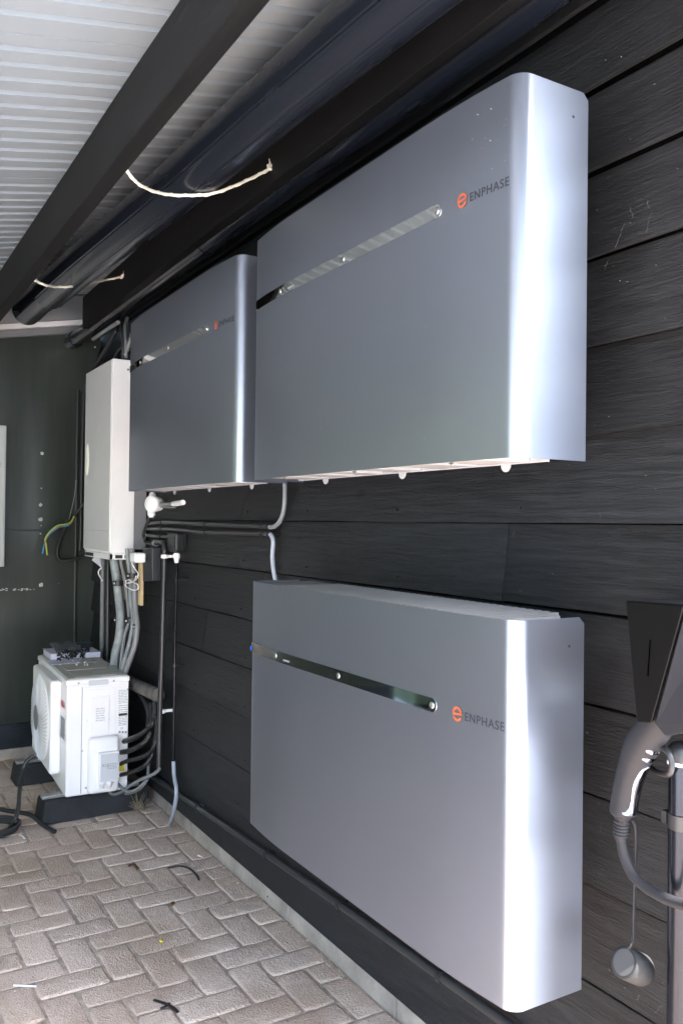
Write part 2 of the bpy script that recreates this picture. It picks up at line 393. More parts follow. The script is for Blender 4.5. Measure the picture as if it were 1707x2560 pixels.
for px, py, r in [(357/3.36, 448, 8), (343/3.36, 880, 8), (343/3.36, 1003, 10), (348/3.36, 1055, 3), (343/3.36, 1123, 4), (347/3.36, 1553, 10), (497/3.36, 1540, 3), (366/3.36, 36, 2.5), (350/3.36, 741, 3), (702/3.36, 1540, 2)]:
    c = at(px, 1000+py/3.36, x=XB)+Vector((.001, 0, 0)); rr = r*.0012; m = MB()
    if r >= 8: # washer of chipped paint round a plug
        n = 18; V = []; 
        for k in range(n):
            q = 2*math.pi*k/n; j = random.uniform(.8, 1.15)
            V += [c+Vector((.0015, math.cos(q)*rr*j, math.sin(q)*rr*j)), c+Vector((.0025, math.cos(q)*rr*.5, math.sin(q)*rr*.5))]
        m.add(V, [(2*k, 2*((k+1) % n), 2*((k+1) % n)+1, 2*k+1) for k in range(n)])
        m.cyl(c, c+Vector((.0022, 0, 0)), rr*.42, 10)
        m.obj('anchor_plug', MT['trim'], pw)
    else:
        m.lathe(c, (1, 0, 0), [(0, rr), (.001, rr*.8), (.002, 0)], 10); m.obj('screw_head', MT['screw'] if r > 2.5 else MT['ink_black'], pw)
for px, py in [(500/4.48, 600+1045/4.48), (757/4.48, 600+1080/4.48), (1068/4.48, 600+1200/4.48)]:
    c = at(px, py, x=XB); m = MB(); m.lathe(c, (1, 0, 0), [(0, .006), (.0015, .005), (.003, 0)], 10); m.obj('screw_head', MT['screw'], pw)
m = MB()
for k in range(26):
    c = at(random.choice([10, 40, 62, 80])+random.uniform(-8, 8), 1474+random.uniform(-3, 3), x=XB+.001); s_ = random.uniform(.002, .006)
    m.box(c.x, c.x+.002, c.y-s_, c.y+s_, c.z-s_*.4, c.z+s_*.4)
m.obj('paint_scuff', MT['trim'], pw)
# ------------------------------------------------------------------ roof
def cz(y): return 2.288+.1922*y
YE, XE = -1.62, .30
SL = Vector((0, 1, .1922))
roof = thing('carport_roof', (-2, 0, cz(0)), 'light grey ribbed metal roof sheeting over the carport', 'roof')
prof = []                                                      # (x, dz) from +X to -X
P_, G, D_ = .0709, .0225, .0115
xn = -1.837; nmin = int((XE-xn)/P_)
for n in range(-nmin, 36):
    x = xn-P_*n
    if n % 12 == 0: prof += [(x+.004, 0), (x+.0035, .0045), (x, .0045), (x, 0)]
    else: prof += [(x+G, 0), (x+G-.001, D_), (x+.0015, D_), (x, 0)]
prof = [(XE, 0)]+prof+[(-4.36, 0)]
m = MB(); V = []
for y in (YE, YW+.03):
    V += [(x, y, cz(y)+dz) for x, dz in prof]
n = len(prof); m.add(V, [(i, i+1, n+i+1, n+i) for i in range(n-1)])
m.obj('ceiling_sheet', MT['ceiling'], roof, fix=False)
m = MB()
m.prism([(XE, YE, cz(YE)+.012), (-4.36, YE, cz(YE)+.012), (-4.36, YE, cz(YE)+.05), (XE, YE, cz(YE)+.05)], SL*(YW+1.2-YE))  # added unseen length past the plank wall blocks direct sun
m.obj('roof_core', MT['trim'], roof)
m = MB(); m.prism([(-4.362, YE, cz(YE)+.003), (XB, YE, cz(YE)+.003), (XB, YE, cz(YE)+.05), (-4.362, YE, cz(YE)+.05)], SL*(YW+.03-YE))
m.obj('end_sheet', MT['ceiling'], roof)
m = MB(); m.prism([(-4.345, .98, cz(.98)-.004), (-4.375, .98, cz(.98)-.004), (-4.375, .98, cz(.98)+.002), (-4.345, .98, cz(.98)+.002)], SL*.11); m.obj('lap_strip', MT['black_plastic'], roof)
m = MB(); m.prism([(XB+.001, YE, cz(YE)-.03), (XB+.055, YE, cz(YE)-.03), (XB+.055, YE, cz(YE)+.0), (XB+.001, YE, cz(YE)+.0)], SL*(1.262-YE)); m.obj('edge_trim', MT['white'], roof, bevel=.002)
m = MB(); m.prism([(XB+.001, YE, cz(YE)-.072), (XB+.035, YE, cz(YE)-.072), (XB+.035, YE, cz(YE)-.032), (XB+.001, YE, cz(YE)-.032)], SL*(1.262-YE)); m.obj('edge_trim', MT['grey_pipe'], roof, bevel=.002)
def beam(y0, y1, zb, x0, x1, label):
    t = thing('roof_beam', (0, y0, zb), label, 'beam', 'black roof beams'); m = MB()
    n = 22; V = []; xs = [x0+(x1-x0)*i/n for i in range(n+1)]
    for x in xs:
        j = noise.noise((x*1.7, y0*9, 3))*.0018
        V += [(x, y0+j, zb+j), (x, y1+j, zb+j*.6), (x, y1+j, cz(y1)-.001), (x, y0+j, cz(y0)-.001)]
    fs = [(k*4+q, k*4+(q+1) % 4, (k+1)*4+(q+1) % 4, (k+1)*4+q) for k in range(n) for q in range(4)]+[(0, 1, 2, 3), (n*4+3, n*4+2, n*4+1, n*4)]
    m.add(V, fs); m.obj('timber', MT['beam'], t, bevel=.003); return t
b1 = beam(.575, .619, 2.236, XB+.06, XE-.05, 'black roof beam left of the hanging gutters, running over the paving')
b2 = beam(1.066, 1.10, 2.331, -4.42, XE-.05, 'black roof beam beside the plank wall, above the upper cabinets')
m = MB(); m.box(-4.432, -4.42, 1.069, 1.098, 2.345, cz(1.07)-.01); m.obj('foam_edge', mat('old_foam', (.5, .34, .12), .9, var=.5, vscale=40), b2, bevel=.003)
# drain pipe tucked behind the second beam
t = thing('drainpipe', (-2, 1.152, 2.375), 'round black drainpipe lying behind the beam along the plank wall top', 'pipe')
m = MB(); m.cyl((XB+.07, 1.152, 2.378), (XE-.1, 1.152, 2.372), .042, 28); m.obj('pipe_body', MT['gutter'], t)
m = MB(); m.cyl((-3.02, 1.152, 2.376), (-2.93, 1.152, 2.376), .0455, 28); m.obj('socket', MT['gutter'], t)
m = MB(); m.cyl((-4.95, 1.152, 2.378), (-4.9, 1.152, 2.378), .046, 28); m.obj('socket', MT['gutter'], t)
# nested gutter lengths hanging in the ropes
def gutter(r, x0, x1, dz, name_label, wall_t=.0035, arc=(150, 390), ridges=((212, .004), (257, .0035), (300, .003))):
    fy = lambda x: .745+(x+4.2)*(.905-.745)/3.1
    fz = lambda x: 2.318+(x+4.2)*(2.343-2.318)/3.1
    A0 = Vector((x0, fy(x0), fz(x0)+dz)); A1 = Vector((x1, fy(x1), fz(x1)+dz))
    t = thing('rain_gutter', A0.lerp(A1, .5), name_label, 'gutter', 'black gutter lengths hung in the rope slings')
    m = MB(); pr = []
    for k in range(161):
        q = arc[0]+(arc[1]-arc[0])*k/160; rr = r
        for c, h in ridges:
            if abs(q-c) < 1.6: rr -= h
            elif abs(q-c) < 5: rr += h*.12
        pr.append((math.cos(math.radians(q))*rr, math.sin(math.radians(q))*rr))
    inn = [(y*(1-wall_t/r), z*(1-wall_t/r)) for y, z in pr[::-1]]; lip = pr+inn
    N_ = 16; V = []; L = len(lip)
    for i in range(N_+1):
        c = A0.lerp(A1, i/N_)
        V += [(c.x, c.y+y, c.z+z+.004*math.sin(i*.9)) for y, z in lip]
    m.add(V, [(i*L+k, i*L+(k+1) % L, (i+1)*L+(k+1) % L, (i+1)*L+k) for i in range(N_) for k in range(L)], True)
    m.add([v for v in V[:L]], [(k, k+1, L-2-k, L-1-k) for k in range(len(pr)-1)])
    m.add([v for v in V[-L:]], [(k, k+1, L-2-k, L-1-k) for k in range(len(pr)-1)])
    m.obj('gutter_channel', MT['gutter'], t); return t
gutter(.073, -3.75, XE-.12, 0, 'long black half round gutter, the outer one resting on the ropes')
gutter(.066, -4.15, XE-.3, .003, 'black gutter nested inside the outer one, its end showing past it', ridges=())
# rope slings
def rope(px0, py0, low, px1, py1, label):
    a = at(px0, py0, y=.621); b = at(px1, py1, y=1.064)
    t = thing('rope_sling', a, label, 'rope', 'pale ropes holding up the gutters')
    pts = [a]+[at(x, y, y=yy) for x, y, yy in low]+[b]; pth = spline(pts, 10)
    m = MB(); m.tube(pth, .0042, 8)
    # second strand twisting round
    q = [p+Vector((0, math.cos(i*.9)*.0022, math.sin(i*.9)*.0022)) for i, p in enumerate(pth)]; m.tube(q, .0036, 7)
    m.obj('rope_strand', MT['rope'], t)
    for c, s_ in ((a, .6), (b, 1)):
        m = MB()
        for k in range(5):
            d = Vector((random.uniform(-1, 1), random.uniform(-1, .2), random.uniform(-1, 1)))*.009*s_
            m.tube(spline([c+d, c+d*.2+Vector((.004, -.006, .003)), c-d+Vector((0, 0, .006*s_))], 5), .004*s_, 7)
        for k in range(3):
            m.tube([c, c+Vector((random.uniform(-.01, .03), -.004, random.uniform(-.01, .028)))*s_], .0012, 5)
        m.obj('knot', MT['rope'], t)
rope(318, 428, [(345, 458, .66), (385, 478, .72), (430, 487, .78), (480, 488, .83), (530, 484, .88), (585, 465, .95), (640, 440, 1.02)], 676, 421, 'white rope sling nearer the camera, knotted to both beams')
rope(90, 701, [(110, 711, .64), (140, 717, .70), (180, 716, .77), (220, 709, .87), (265, 700, 1.0)], 308, 692, 'white rope sling at the far end near the panel wall')
# ------------------------------------------------------------------ batteries
BW, BH, YF, YR = 1.077, .665, .98, 1.157
XR, ZB = -1.093, 1.466
def cover_profile(off=0):
    """plan outline of the wrapped cover, from rear left to rear right (x relative to centre)"""
    h = BW/2; out = []
    def front(s):
        d = abs(s)-(h-.26); return .016*(d/.26)**2 if d > 0 else 0
    r = .030; cy = front(h-r)+r
    pts = [(-h, YR-YF), (-h, cy+.004)]
    for k in range(9):
        q = math.radians(180+k*(84/8)); pts.append((-h+r+math.cos(q)*r, cy+math.sin(q)*r))
    for i in range(25):
        s = -(h-r-.012)+(2*(h-r-.012))*i/24; pts.append((s, front(s)))
    for k in range(9):
        q = math.radians(276+k*(84/8)); pts.append((h-r+math.cos(q)*r, cy+math.sin(q)*r))
    pts += [(h, cy+.004), (h, YR-YF)]; return pts
bat = thing('battery_cabinet', (XR-BW/2, YF, ZB), 'large silver metal battery cabinet, upper one nearest the camera with bright striped strip', 'battery', 'silver battery cabinets on the plank wall')
O = Vector(bat.location)
pr = cover_profile(); m = MB(); n = len(pr); th = .002
def nrm(i):
    a = Vector((*pr[max(0, i-1)], 0)); b = Vector((*pr[min(n-1, i+1)], 0)); d = (b-a).normalized(); return Vector((-d.y, d.x, 0))
inner = [Vector((*pr[i], 0))+nrm(i)*th for i in range(n)]
outer = [Vector((*p, 0)) for p in pr]
rows = []
def ch(i, z):      # rear corners are clipped
    return z
V = []
for z in (0, BH): V += [O+p+Vector((0, 0, z)) for p in outer]
for z in (0, BH): V += [O+p+Vector((0, 0, z)) for p in inner]
# clip rear top corner by bending it in
c_ = .012
fs = [(i, i+1, n+i+1, n+i) for i in range(1, n-2)]; m.add(V[:2*n], fs, True)
for i, j in ((0, 1), (n-1, n-2)):
    a, b = V[i], V[j]; rear = a; 
    pts_ = [b, rear, rear+Vector((0, 0, BH-c_)), rear+Vector((0, -c_, BH)), V[n+j]]
    m.add(pts_, [(0, 1, 2, 3, 4)], True)
    q = [p+Vector((th if i == 0 else -th, 0, 0)) for p in pts_]; m.add(q, [(0, 1, 2, 3, 4)])
    m.add(pts_+q, [(k, k+1, 5+k+1, 5+k) for k in range(4)])
m.add(V[2*n:], [(i, i+1, n+i+1, n+i) for i in range(1, n-2)], True)
m.add([V[i] for i in range(n)]+[V[2*n+i] for i in range(n)], [(i, i+1, n+i+1, n+i) for i in range(1, n-2)])
m.add([V[n+i] for i in range(n)]+[V[3*n+i] for i in range(n)], [(i, i+1, n+i+1, n+i) for i in range(1, n-2)])
bm_cover = m.obj('cover', MT['cover'], bat, fix=False)
bm = bmesh.new(); bm.from_mesh(bm_cover.data); bmesh.ops.remove_doubles(bm, verts=bm.verts, dist=1e-5); bmesh.ops.recalc_face_normals(bm, faces=bm.faces)
for e_ in bm.edges:
    if len(e_.link_faces) == 2 and e_.calc_face_angle(0) > math.radians(30): e_.smooth = False
bm.to_mesh(bm_cover.data); bm.free()
x0, x1 = O.x-BW/2, O.x+BW/2
# inner chassis with fins on top
m = MB(); m.box(x0+.02, x1-.02, YF+.035, YF+.19, ZB+.02, ZB+BH-.03); m.obj('chassis', MT['black_plastic'], bat, bevel=.003)
m = MB(); k = 0; x = x0+.16
while x < x1-.05:
    m.box(x, x+.012, YF+.02, YF+(.205 if x < x1-.1 else .165), ZB+BH-.011, ZB+BH-.002); x += .022
m.box(x0+.02, x1-.085, YF+.019, YF+.205, ZB+BH-.020, ZB+BH-.0115)
m.box(x0+.02, x0+.15, YF+.02, YF+.20, ZB+BH-.0113, ZB+BH-.004)
m.obj('heatsink_fins', MT['heat'], bat)
def yfr(x):
    d = abs(x-O.x)-(BW/2-.26); return .016*(d/.26)**2 if d > 0 else 0
# underside tray with sloping ribs and tabs
m = MB(); m.box(x0+.03, x1-.03, YF+.024, YR-.02, ZB+.02, ZB+.024)
m.box(x0+.05, x1-.05, YF+.135, YF+.139, ZB+.0005, ZB+.03)
k = 0; x = x0+.07
while x < x1-.12:
    w_ = random.choice([.075, .1, .115]); f0, f1 = max(.012, yfr(x)+.008), max(.012, yfr(x+w_)+.008); m.add([(x, YF+f0, ZB+.004), (x+w_, YF+f1, ZB+.004), (x+w_+.035, YF+.134, ZB+.002), (x+.035, YF+.134, ZB+.002),
           (x, YF+f0, ZB+.018), (x+w_, YF+f1, ZB+.018), (x+w_+.035, YF+.134, ZB+.018), (x+.035, YF+.134, ZB+.018)],
          [(0, 1, 2, 3), (4, 5, 6, 7), (0, 1, 5, 4), (1, 2, 6, 5), (2, 3, 7, 6), (3, 0, 4, 7)]); x += .152
m.obj('underside_tray', MT['tray'], bat, bevel=.001, seg=1)
for px in (1261, 1003, 812):
    xx = at(px, 1175, y=YF+.14).x; m = MB()
    pts = [(xx+math.cos(math.radians(180+a_*15))*.014, YF+.142, ZB+.002+math.sin(math.radians(180+a_*15))*.015) for a_ in range(13)]
    m.prism(pts, (0, .002, 0)); m.obj('mounting_tab', MT['tray'], bat)
    m = MB(); m.lathe((xx-.03, YF+.03, ZB+.006), (0, -.7, -.7), [(0, .007), (.004, .007), (.005, .003), (.003, .002)], 12); m.obj('tray_screw', MT['screw'], bat)
# wall bracket behind
m = MB(); m.box(x0+.15, x1-.15, YF+.1905, YW+.012, ZB+BH-.16, ZB+BH-.06)
m.obj('wall_bracket', MT['black_plastic'], bat)
# status strip
h = BW/2
def yfront(x):
    d = abs(x-O.x)-(h-.26); return YF+(.016*(d/.26)**2 if d > 0 else 0)
sx0, sx1, sz, sh = x0+.018, -1.294, 1.950, .0135
m = MB(); top = []; bot = []; pts = []
N_ = 30
for i in range(N_+1):
    x = sx0+(sx1-sh-sx0)*i/N_; pts.append((x, sz-sh))
for k in range(1, 12):
    q = math.radians(-90+k*15); pts.append((sx1-sh+math.cos(q)*sh, sz+math.sin(q)*sh))
for i in range(N_, -1, -1):
    x = sx0+(sx1-sh-sx0)*i/N_; pts.append((x, sz+sh))
V = [(x, yfront(x)-.0012, z) for x, z in pts]; V2 = [(x, yfront(x)+.001, z) for x, z in pts]
nn = len(pts)
fs = [(i, i+1, nn-2-i, nn-1-i) for i in range(N_)]
m.add(V, fs, True); ee = list(range(N_, nn-N_)); m.add([V[i] for i in ee], [tuple(range(len(ee)))], True)
m.add(V+V2, [(i, (i+1) % nn, nn+(i+1) % nn, nn+i) for i in range(nn)])
strip = m.obj('status_strip', MT['strip'], bat)
for xx in (-1.307, -1.657, -1.978):
    m = MB(); m.lathe((xx, yfront(xx)-.001, sz), (0, -1, 0), [(0, .0068), (.0012, .0066), (.0022, .0045), (.0012, .0025)], 16)
    s_ = m.obj('strip_screw', MT['screw'], strip)
# emblem and lettering
m = MB(); ec = Vector((-1.2335, yfront(-1.2335)-.0012, 1.9475)); nE = Vector((-.0156*0, -1, 0))
def arcband(m, c, r0, r1, a0, a1, n=26):
    V = []
    for i in range(n+1):
        q = math.radians(a0+(a1-a0)*i/n)
        V += [c+Vector((math.cos(q)*r0, 0, math.sin(q)*r0)), c+Vector((math.cos(q)*r1, 0, math.sin(q)*r1))]
    m.add(V, [(2*i, 2*i+1, 2*i+3, 2*i+2) for i in range(n)])
arcband(m, ec, .0092, .0135, 12, 200); arcband(m, ec, .0092, .0135, 206, 336)
m.add([ec+Vector((x, 0, z)) for x, z in [(-.0092, -.0022), (.0128, -.0005), (.0124, .0032), (-.0090, .0014)]], [(0, 1, 2, 3)])
m.obj('emblem', MT['orange'], bat)
me_ = text_mesh('ENPHASE', .0222, (1, 0, 0), (0, 0, 1), (-1.2145, yfront(-1.16)-.0009, 1.9395), spc=1.14, depth=.0001, off=.00025)
w_ = max(v.x for v in me_.v)-min(v.x for v in me_.v); kx = .096/w_
for v in me_.v: v.x = -1.2145+(v.x+1.2145)*kx; v.y += (yfront(v.x)-yfront(-1.16))
me_.obj('lettering', MT['print'], bat)
# small marks on the strip
m = text_mesh('IQ BATTERY', .006, (1, 0, 0), (0, 0, 1), (-1.93, yfront(-1.9)-.0024, 1.944)); m.obj('strip_print', MT['ink'], strip)
# side screw hole near the rear edge
m = MB(); m.cyl((x1-.001, YF+.140, ZB+BH-.05), (x1+.0006, YF+.140, ZB+BH-.05), .0028, 10); m.obj('side_screw', MT['ink_black'], bat)
def copy_tree(o, parent=None):
    c = o.copy(); COL.objects.link(c); c.parent = parent
    for chd in [q for q in bpy.data.objects if q.parent == o]: copy_tree(chd, c)
    return c
b2_ = copy_tree(bat); b2_.location = (-2.276-BW/2, YF, ZB); b2_['label'] = 'silver battery cabinet farther along the wall, between white inverter box and nearest upper cabinet'
b3_ = copy_tree(bat); b3_.location = (XR-BW/2, YF, .521); b3_['label'] = 'lower silver battery cabinet with black strip and finned top, above the kerb'
m = MB()
for k in range(34):
    px, py = 1210+random.gauss(60, 32), 330+random.gauss(0, 50)
    if k % 4 == 0: px, py = random.uniform(700, 1270), random.uniform(700, 1100)
    x_ = at(px, py, y=YF+.005).x
    if x_ > x1-.03: continue
    c = Vector((x_, yfront(x_), at(px, py, y=YF+.005).z)); q_ = random.uniform(.0004, .0011); m.lathe(c, (0, -1, 0), [(-.0003, q_), (.0002, q_*.8), (.0004, 0)], 6, False)
tag(m.obj('dust_specks', MT['label'], bat), kind='stuff')
m = MB(); c = at(629, 1620, x=XR-BW-.001); m.box(c.x-.002, c.x+.0005, c.y-.004, c.y+.014, c.z-.006, c.z+.006); ROOT[b3_.name] = Vector(b3_.location); m.obj('blue_tape', MT['blue'], b3_)
# ------------------------------------------------------------------ inverter cabinet
ix0, ix1, iy0, iy1, iz0, iz1 = -4.538, -4.046, 1.117, 1.236, 1.19, 2.124
inv = thing('inverter_cabinet', ((ix0+ix1)/2, iy1, iz0), 'tall white inverter cabinet hung left of the farther silver battery', 'inverter')
m = MB(); m.box(ix0, ix1, iy0+.006, iy1, iz0, iz1); m.obj('casing', MT['white'], inv, bevel=.003)
m = MB(); m.box(ix0+.002, ix1-.004, iy0, iy0+.006, iz0+.012, iz1-.004); m.obj('front_cover', MT['white_front'], inv, bevel=.002)
m = MB(); m.box(ix0+.02, ix1-.006, iy1+.0005, YW-.002, iz0+.02, iz1-.03); m.obj('rear_frame', MT['grey_pipe'], inv, bevel=.002)
m = MB(); m.box(ix0, ix1, iy0+.002, iy0+.018, iz0-.028, iz0-.0005); m.box(ix1-.012, ix1, iy0+.002, iy1, iz0-.028, iz0-.0005); m.box(ix0, ix0+.04, iy0+.002, iy1, iz0-.028, iz0-.0005)
m.obj('bottom_rim', MT['white'], inv, bevel=.002)
for q_ in ((ix1-.011, ix1+.001, iy0+.03, iy0+.065), (ix1-.011, ix1+.001, iy0+.075, iy0+.11), (ix0+.05, ix0+.2, iy0, iy0+.017)):
    m = MB(); m.box(*q_, iz0-.022, iz0-.006); m.obj('vent_slot', MT['ink_black'], inv)
c = Vector((-4.481, iy0, 1.665)); m = MB(); pts = [c+Vector((math.cos(q*math.pi/16)*.019, 0, math.sin(q*math.pi/16)*.084)) for q in range(32)]
m = MB(); n_ = 32; V = [c+Vector((math.cos(q*math.pi/16)*.03*s_, -d_, math.sin(q*math.pi/16)*.084*s_)) for s_, d_ in ((1, 0), (.97, .004), (.7, .008)) for q in range(n_)]+[c+Vector((0, -.0095, 0))]
m.add(V, [(k*n_+i, k*n_+(i+1) % n_, (k+1)*n_+(i+1) % n_, (k+1)*n_+i) for k in range(2) for i in range(n_)]+[(2*n_+i, 2*n_+(i+1) % n_, 3*n_) for i in range(n_)], True)
m.obj('oval_badge', mat('badge_pearl', (.75, .78, .68), .2), inv)
m = MB(); c = at(321, 924, x=ix1); m.lathe(c, (1, 0, 0), [(0, .006), (.002, .005), (.003, 0)], 12); m.obj('screw_head', MT['ink'], inv)
m = MB(); m.box(ix0+.01, ix1-.012, iy0-.0008, iy0+.002, iz0+.108, iz0+.110); m.obj('cover_seam', MT['ink'], inv)
# grey box on the far wall, cut by the picture edge
t = thing('meter_cabinet', (XB, .6, 1.48), 'pale grey wall cabinet on the far panel wall at the left edge', 'cabinet')
m = MB(); m.box(XB+.001, XB+.055, .35, .808, 1.085, 1.872); m.obj('cabinet_body', mat('cabinet_grey', (.5, .53, .53), .35, var=.04), t, bevel=.004)
m = MB(); m.box(XB+.0555, XB+.06, .36, .80, 1.095, 1.862); m.obj('cabinet_door', mat('cabinet_door_grey', (.5, .53, .53), .3), t, bevel=.002)
text_mesh('ENPHASE', .034, (0, 1, 0), (0, 0, 1), (XB+.061, .785, 1.640), align='RIGHT').obj('lettering', MT['ink'], t)
# ------------------------------------------------------------------ conduits and boxes on the wall
def conduit(name, label, cat, path, r, mt, clips=(), clipmat='black_plastic', extra=None, group=None, k=6, smooth=True, n=14):
    P = spline(path, k) if smooth else [Vector(p) for p in path]
    t = thing(name, P[0], label, cat, group); m = MB(); m.tube(P, r, n); m.obj('pipe_body', MT[mt], t)
    for c in clips:
        c = Vector(c); d = min(range(len(P)), key=lambda i: (P[i]-c).length); q = P[d]; tg = (P[min(d+1, len(P)-1)]-P[max(d-1, 0)]).normalized()
        m = MB(); m.tube([c-tg*.008, c+tg*.008], r*1.35, 14)
        m.tube([c, Vector((c.x, YW+.01, c.z))], r*.8, 8)
        m.obj('clip', MT[clipmat], t)
    return t
YP = 1.272
Z1, Z2, Z3 = 1.335, 1.308, 1.287
def W(px, py, y=YP): return at(px, py, y=y)
conduit('conduit', 'black wall conduit, upper of the horizontal pair, ending in an upward bend', 'conduit',
        [W(368, 1310), W(400, 1306), W(450, 1307), W(520, 1311), W(600, 1314), W(668, 1316)], .0085, 'black_pipe',
        [W(405, 1306), W(515, 1311), W(655, 1315)], group='black conduits along the plank wall')
conduit('conduit', 'grey cable bending up from the horizontal conduits into the nearest upper battery', 'cable',
        [W(670, 1317), W(684, 1317), W(698, 1306), W(707, 1286), W(711, 1262), W(712, 1235), W(712, 1190)], .0078, 'grey_pipe', [W(672, 1317)])
conduit('conduit', 'black wall conduit, lower of the horizontal pair, ending above the lower battery', 'conduit',
        [W(362, 1322), W(400, 1322), W(450, 1325), W(520, 1331), W(600, 1333), W(668, 1334)], .0085, 'black_pipe',
        [W(405, 1322), W(515, 1331), W(657, 1334)], group='black conduits along the plank wall')
conduit('conduit', 'grey cable bending down from the horizontal conduits to the lower battery top', 'cable',
        [W(668, 1335), W(678, 1338), W(683, 1355), W(681, 1390), W(684, 1425), W(690, 1456), W(694, 1480)], .0078, 'pale_pipe', [W(673, 1336)])
conduit('conduit', 'short black conduit leading into the black junction box', 'conduit',
        [W(358, 1337), W(390, 1341), W(425, 1343)], .0085, 'black_pipe', [W(404, 1342)])
conduit('conduit', 'upper thin pipe end touching the bracket beside the upper conduit', 'conduit', [W(362, 1350), W(376, 1360), W(388, 1363)], .007, 'grey_pipe')
# black junction box
xr = at(462, 1370, y=YW).x; yf_ = at(437, 1370, x=xr).y; a = at(437, 1333, x=xr); b = at(437, 1381, x=xr)
t = thing('junction_box', (xr, YW, a.z), 'black junction box on the wall with a white gland under it', 'box')
m = MB(); m.box(xr-.10, xr, yf_+.003, YW+.01, b.z, a.z); m.obj('box_body', MT['black_plastic'], t, bevel=.005)
m = MB(); m.box(xr+.0005, xr+.008, yf_+.006, YW-.004, b.z+.006, a.z-.004); m.obj('box_lid', mat('box_lid_black', (.02, .024, .024), .25), t, bevel=.003)
m = MB()
for k in range(5): m.box(xr-.095, xr-.004, yf_-.001, yf_+.003, b.z+.006+k*.016, b.z+.016+k*.016)
m.obj('box_ribs', MT['black_plastic'], t)
g = W(442, 1384, 1.24); m = MB(); m.lathe((g.x, g.y, b.z), (0, 0, -1), [(0, .011), (.006, .015), (.02, .015), (.026, .011), (.042, .008)], 12); m.obj('gland', MT['white'], t)
gx = g.x
def V3(px, py, y): return at(px, py, y=y)
conduit('conduit', 'slim grey vertical conduit under the black junction box, nearer the batteries', 'conduit',
        [(gx, 1.24, b.z-.03), V3(442, 1430, 1.25), V3(438, 1600, 1.265), V3(436, 1750, 1.268), V3(434, 1905, 1.268)], .0065, 'tube',
        [V3(440, 1448, 1.255), V3(437, 1664, 1.266)], group='vertical conduits on the plank wall')
conduit('conduit', 'pale blue grey hose hanging from the slim conduit down to the paving', 'hose',
        [V3(434, 1903, 1.268), V3(436, 1940, 1.268), V3(441, 1970, 1.262), V3(440, 2000, 1.258), V3(432, 2040, 1.262), at(425, 2062, z=.004)], .0088, 'pale_pipe')
# thicker dark conduit
conduit('conduit', 'thicker dark vertical conduit beside the heat pump pipes', 'conduit',
        [V3(412, 1395, 1.25), V3(409, 1500, 1.245), V3(405, 1650, 1.24), V3(400, 1800, 1.235), V3(398, 1925, 1.23)], .0115, 'black_pipe', group='vertical conduits on the plank wall')
for py, w_ in ((1391, 0), (1778, 1)):
    c = V3(412 if not w_ else 404, py, 1.245); t = thing('pipe_clip', c, ('white clip at the top of the thicker dark conduit', 'white clip low on the thicker dark conduit')[w_], 'clip')
    m = MB(); m.tube([c-Vector((0, 0, .008)), c+Vector((0, 0, .008))], .0165, 16); m.box(c.x-.006, c.x+.006, c.y+.012, YW+.02, c.z-.006, c.z+.006); m.obj('clip_body', MT['white'], t, bevel=.001)
conduit('conduit', 'black elbow pipe with pale ring above the thicker dark conduit', 'conduit',
        [V3(412, 1392, 1.25), V3(412, 1372, 1.25), V3(408, 1358, 1.25), V3(398, 1356, 1.25), V3(388, 1358, 1.25)], .0125, 'black_pipe')
c = V3(390, 1358, 1.25); t = thing('pipe_ring', c, 'pale grey ring clamp on the elbow pipe', 'clamp'); m = MB(); m.tube([c-Vector((.012, 0, 0)), c+Vector((.012, 0, 0))], .016, 16); m.obj('ring_body', MT['grey_pipe'], t)
conduit('conduit', 'black cable looping down from the round white junction box', 'cable',
        [V3(377, 1290, 1.22), V3(370, 1305, 1.22), V3(361, 1325, 1.225), V3(359, 1342, 1.23), V3(366, 1356, 1.24), V3(385, 1361, 1.25)], .0075, 'black_pipe')
# round white junction box
c = V3(372, 1260, 1.20)
t = thing('junction_box', (c.x, YW, c.z), 'round white junction box hanging under the farther upper battery', 'box')
ax = Vector((.5, -.86, 0)).normalized()
m = MB(); m.lathe(c-ax*.0+Vector((0, .06, 0)), ax, [(.018, .031), (.05, .034), (.052, .033)], 28); m.obj('box_body', MT['white'], t)
m = MB(); m.lathe(c+Vector((0, .06, 0))+ax*.0525, ax, [(0, .038), (.018, .0375), (.022, .033), (.023, 0)], 28); m.obj('box_lid', MT['white'], t)
m = MB(); m.lathe(V3(379, 1276, 1.22), (0, 0, -1), [(0, .012), (.004, .018), (.02, .018), (.026, .013), (.032, .01)], 12); m.obj('gland', MT['white'], t)
m = MB(); m.lathe(V3(382, 1245, 1.235), (0, 0, 1), [(0, .017), (.02, .016), (.024, .011), (.04, .011)], 12); m.obj('gland', MT['white'], t)
m = MB(); a, b = V3(398, 1262, 1.24), V3(436, 1260, 1.24); m.tube([a, b], .0085, 14); m.obj('stub_pipe', MT['grey_pipe'], t)
m = MB(); a, b = V3(434, 1260, 1.24), V3(458, 1256, 1.24); m.tube([a, b], .0115, 14); m.obj('stub_cap', MT['white'], t)
m = MB(); c = V3(404, 1262, 1.24); m.tube([c-Vector((.006, 0, 0)), c+Vector((.006, 0, 0))], .0145, 14); m.box(c.x-.006, c.x+.02, 1.24, YW, c.z-.014, c.z-.008); m.obj('clip', MT['grey_pipe'], t)
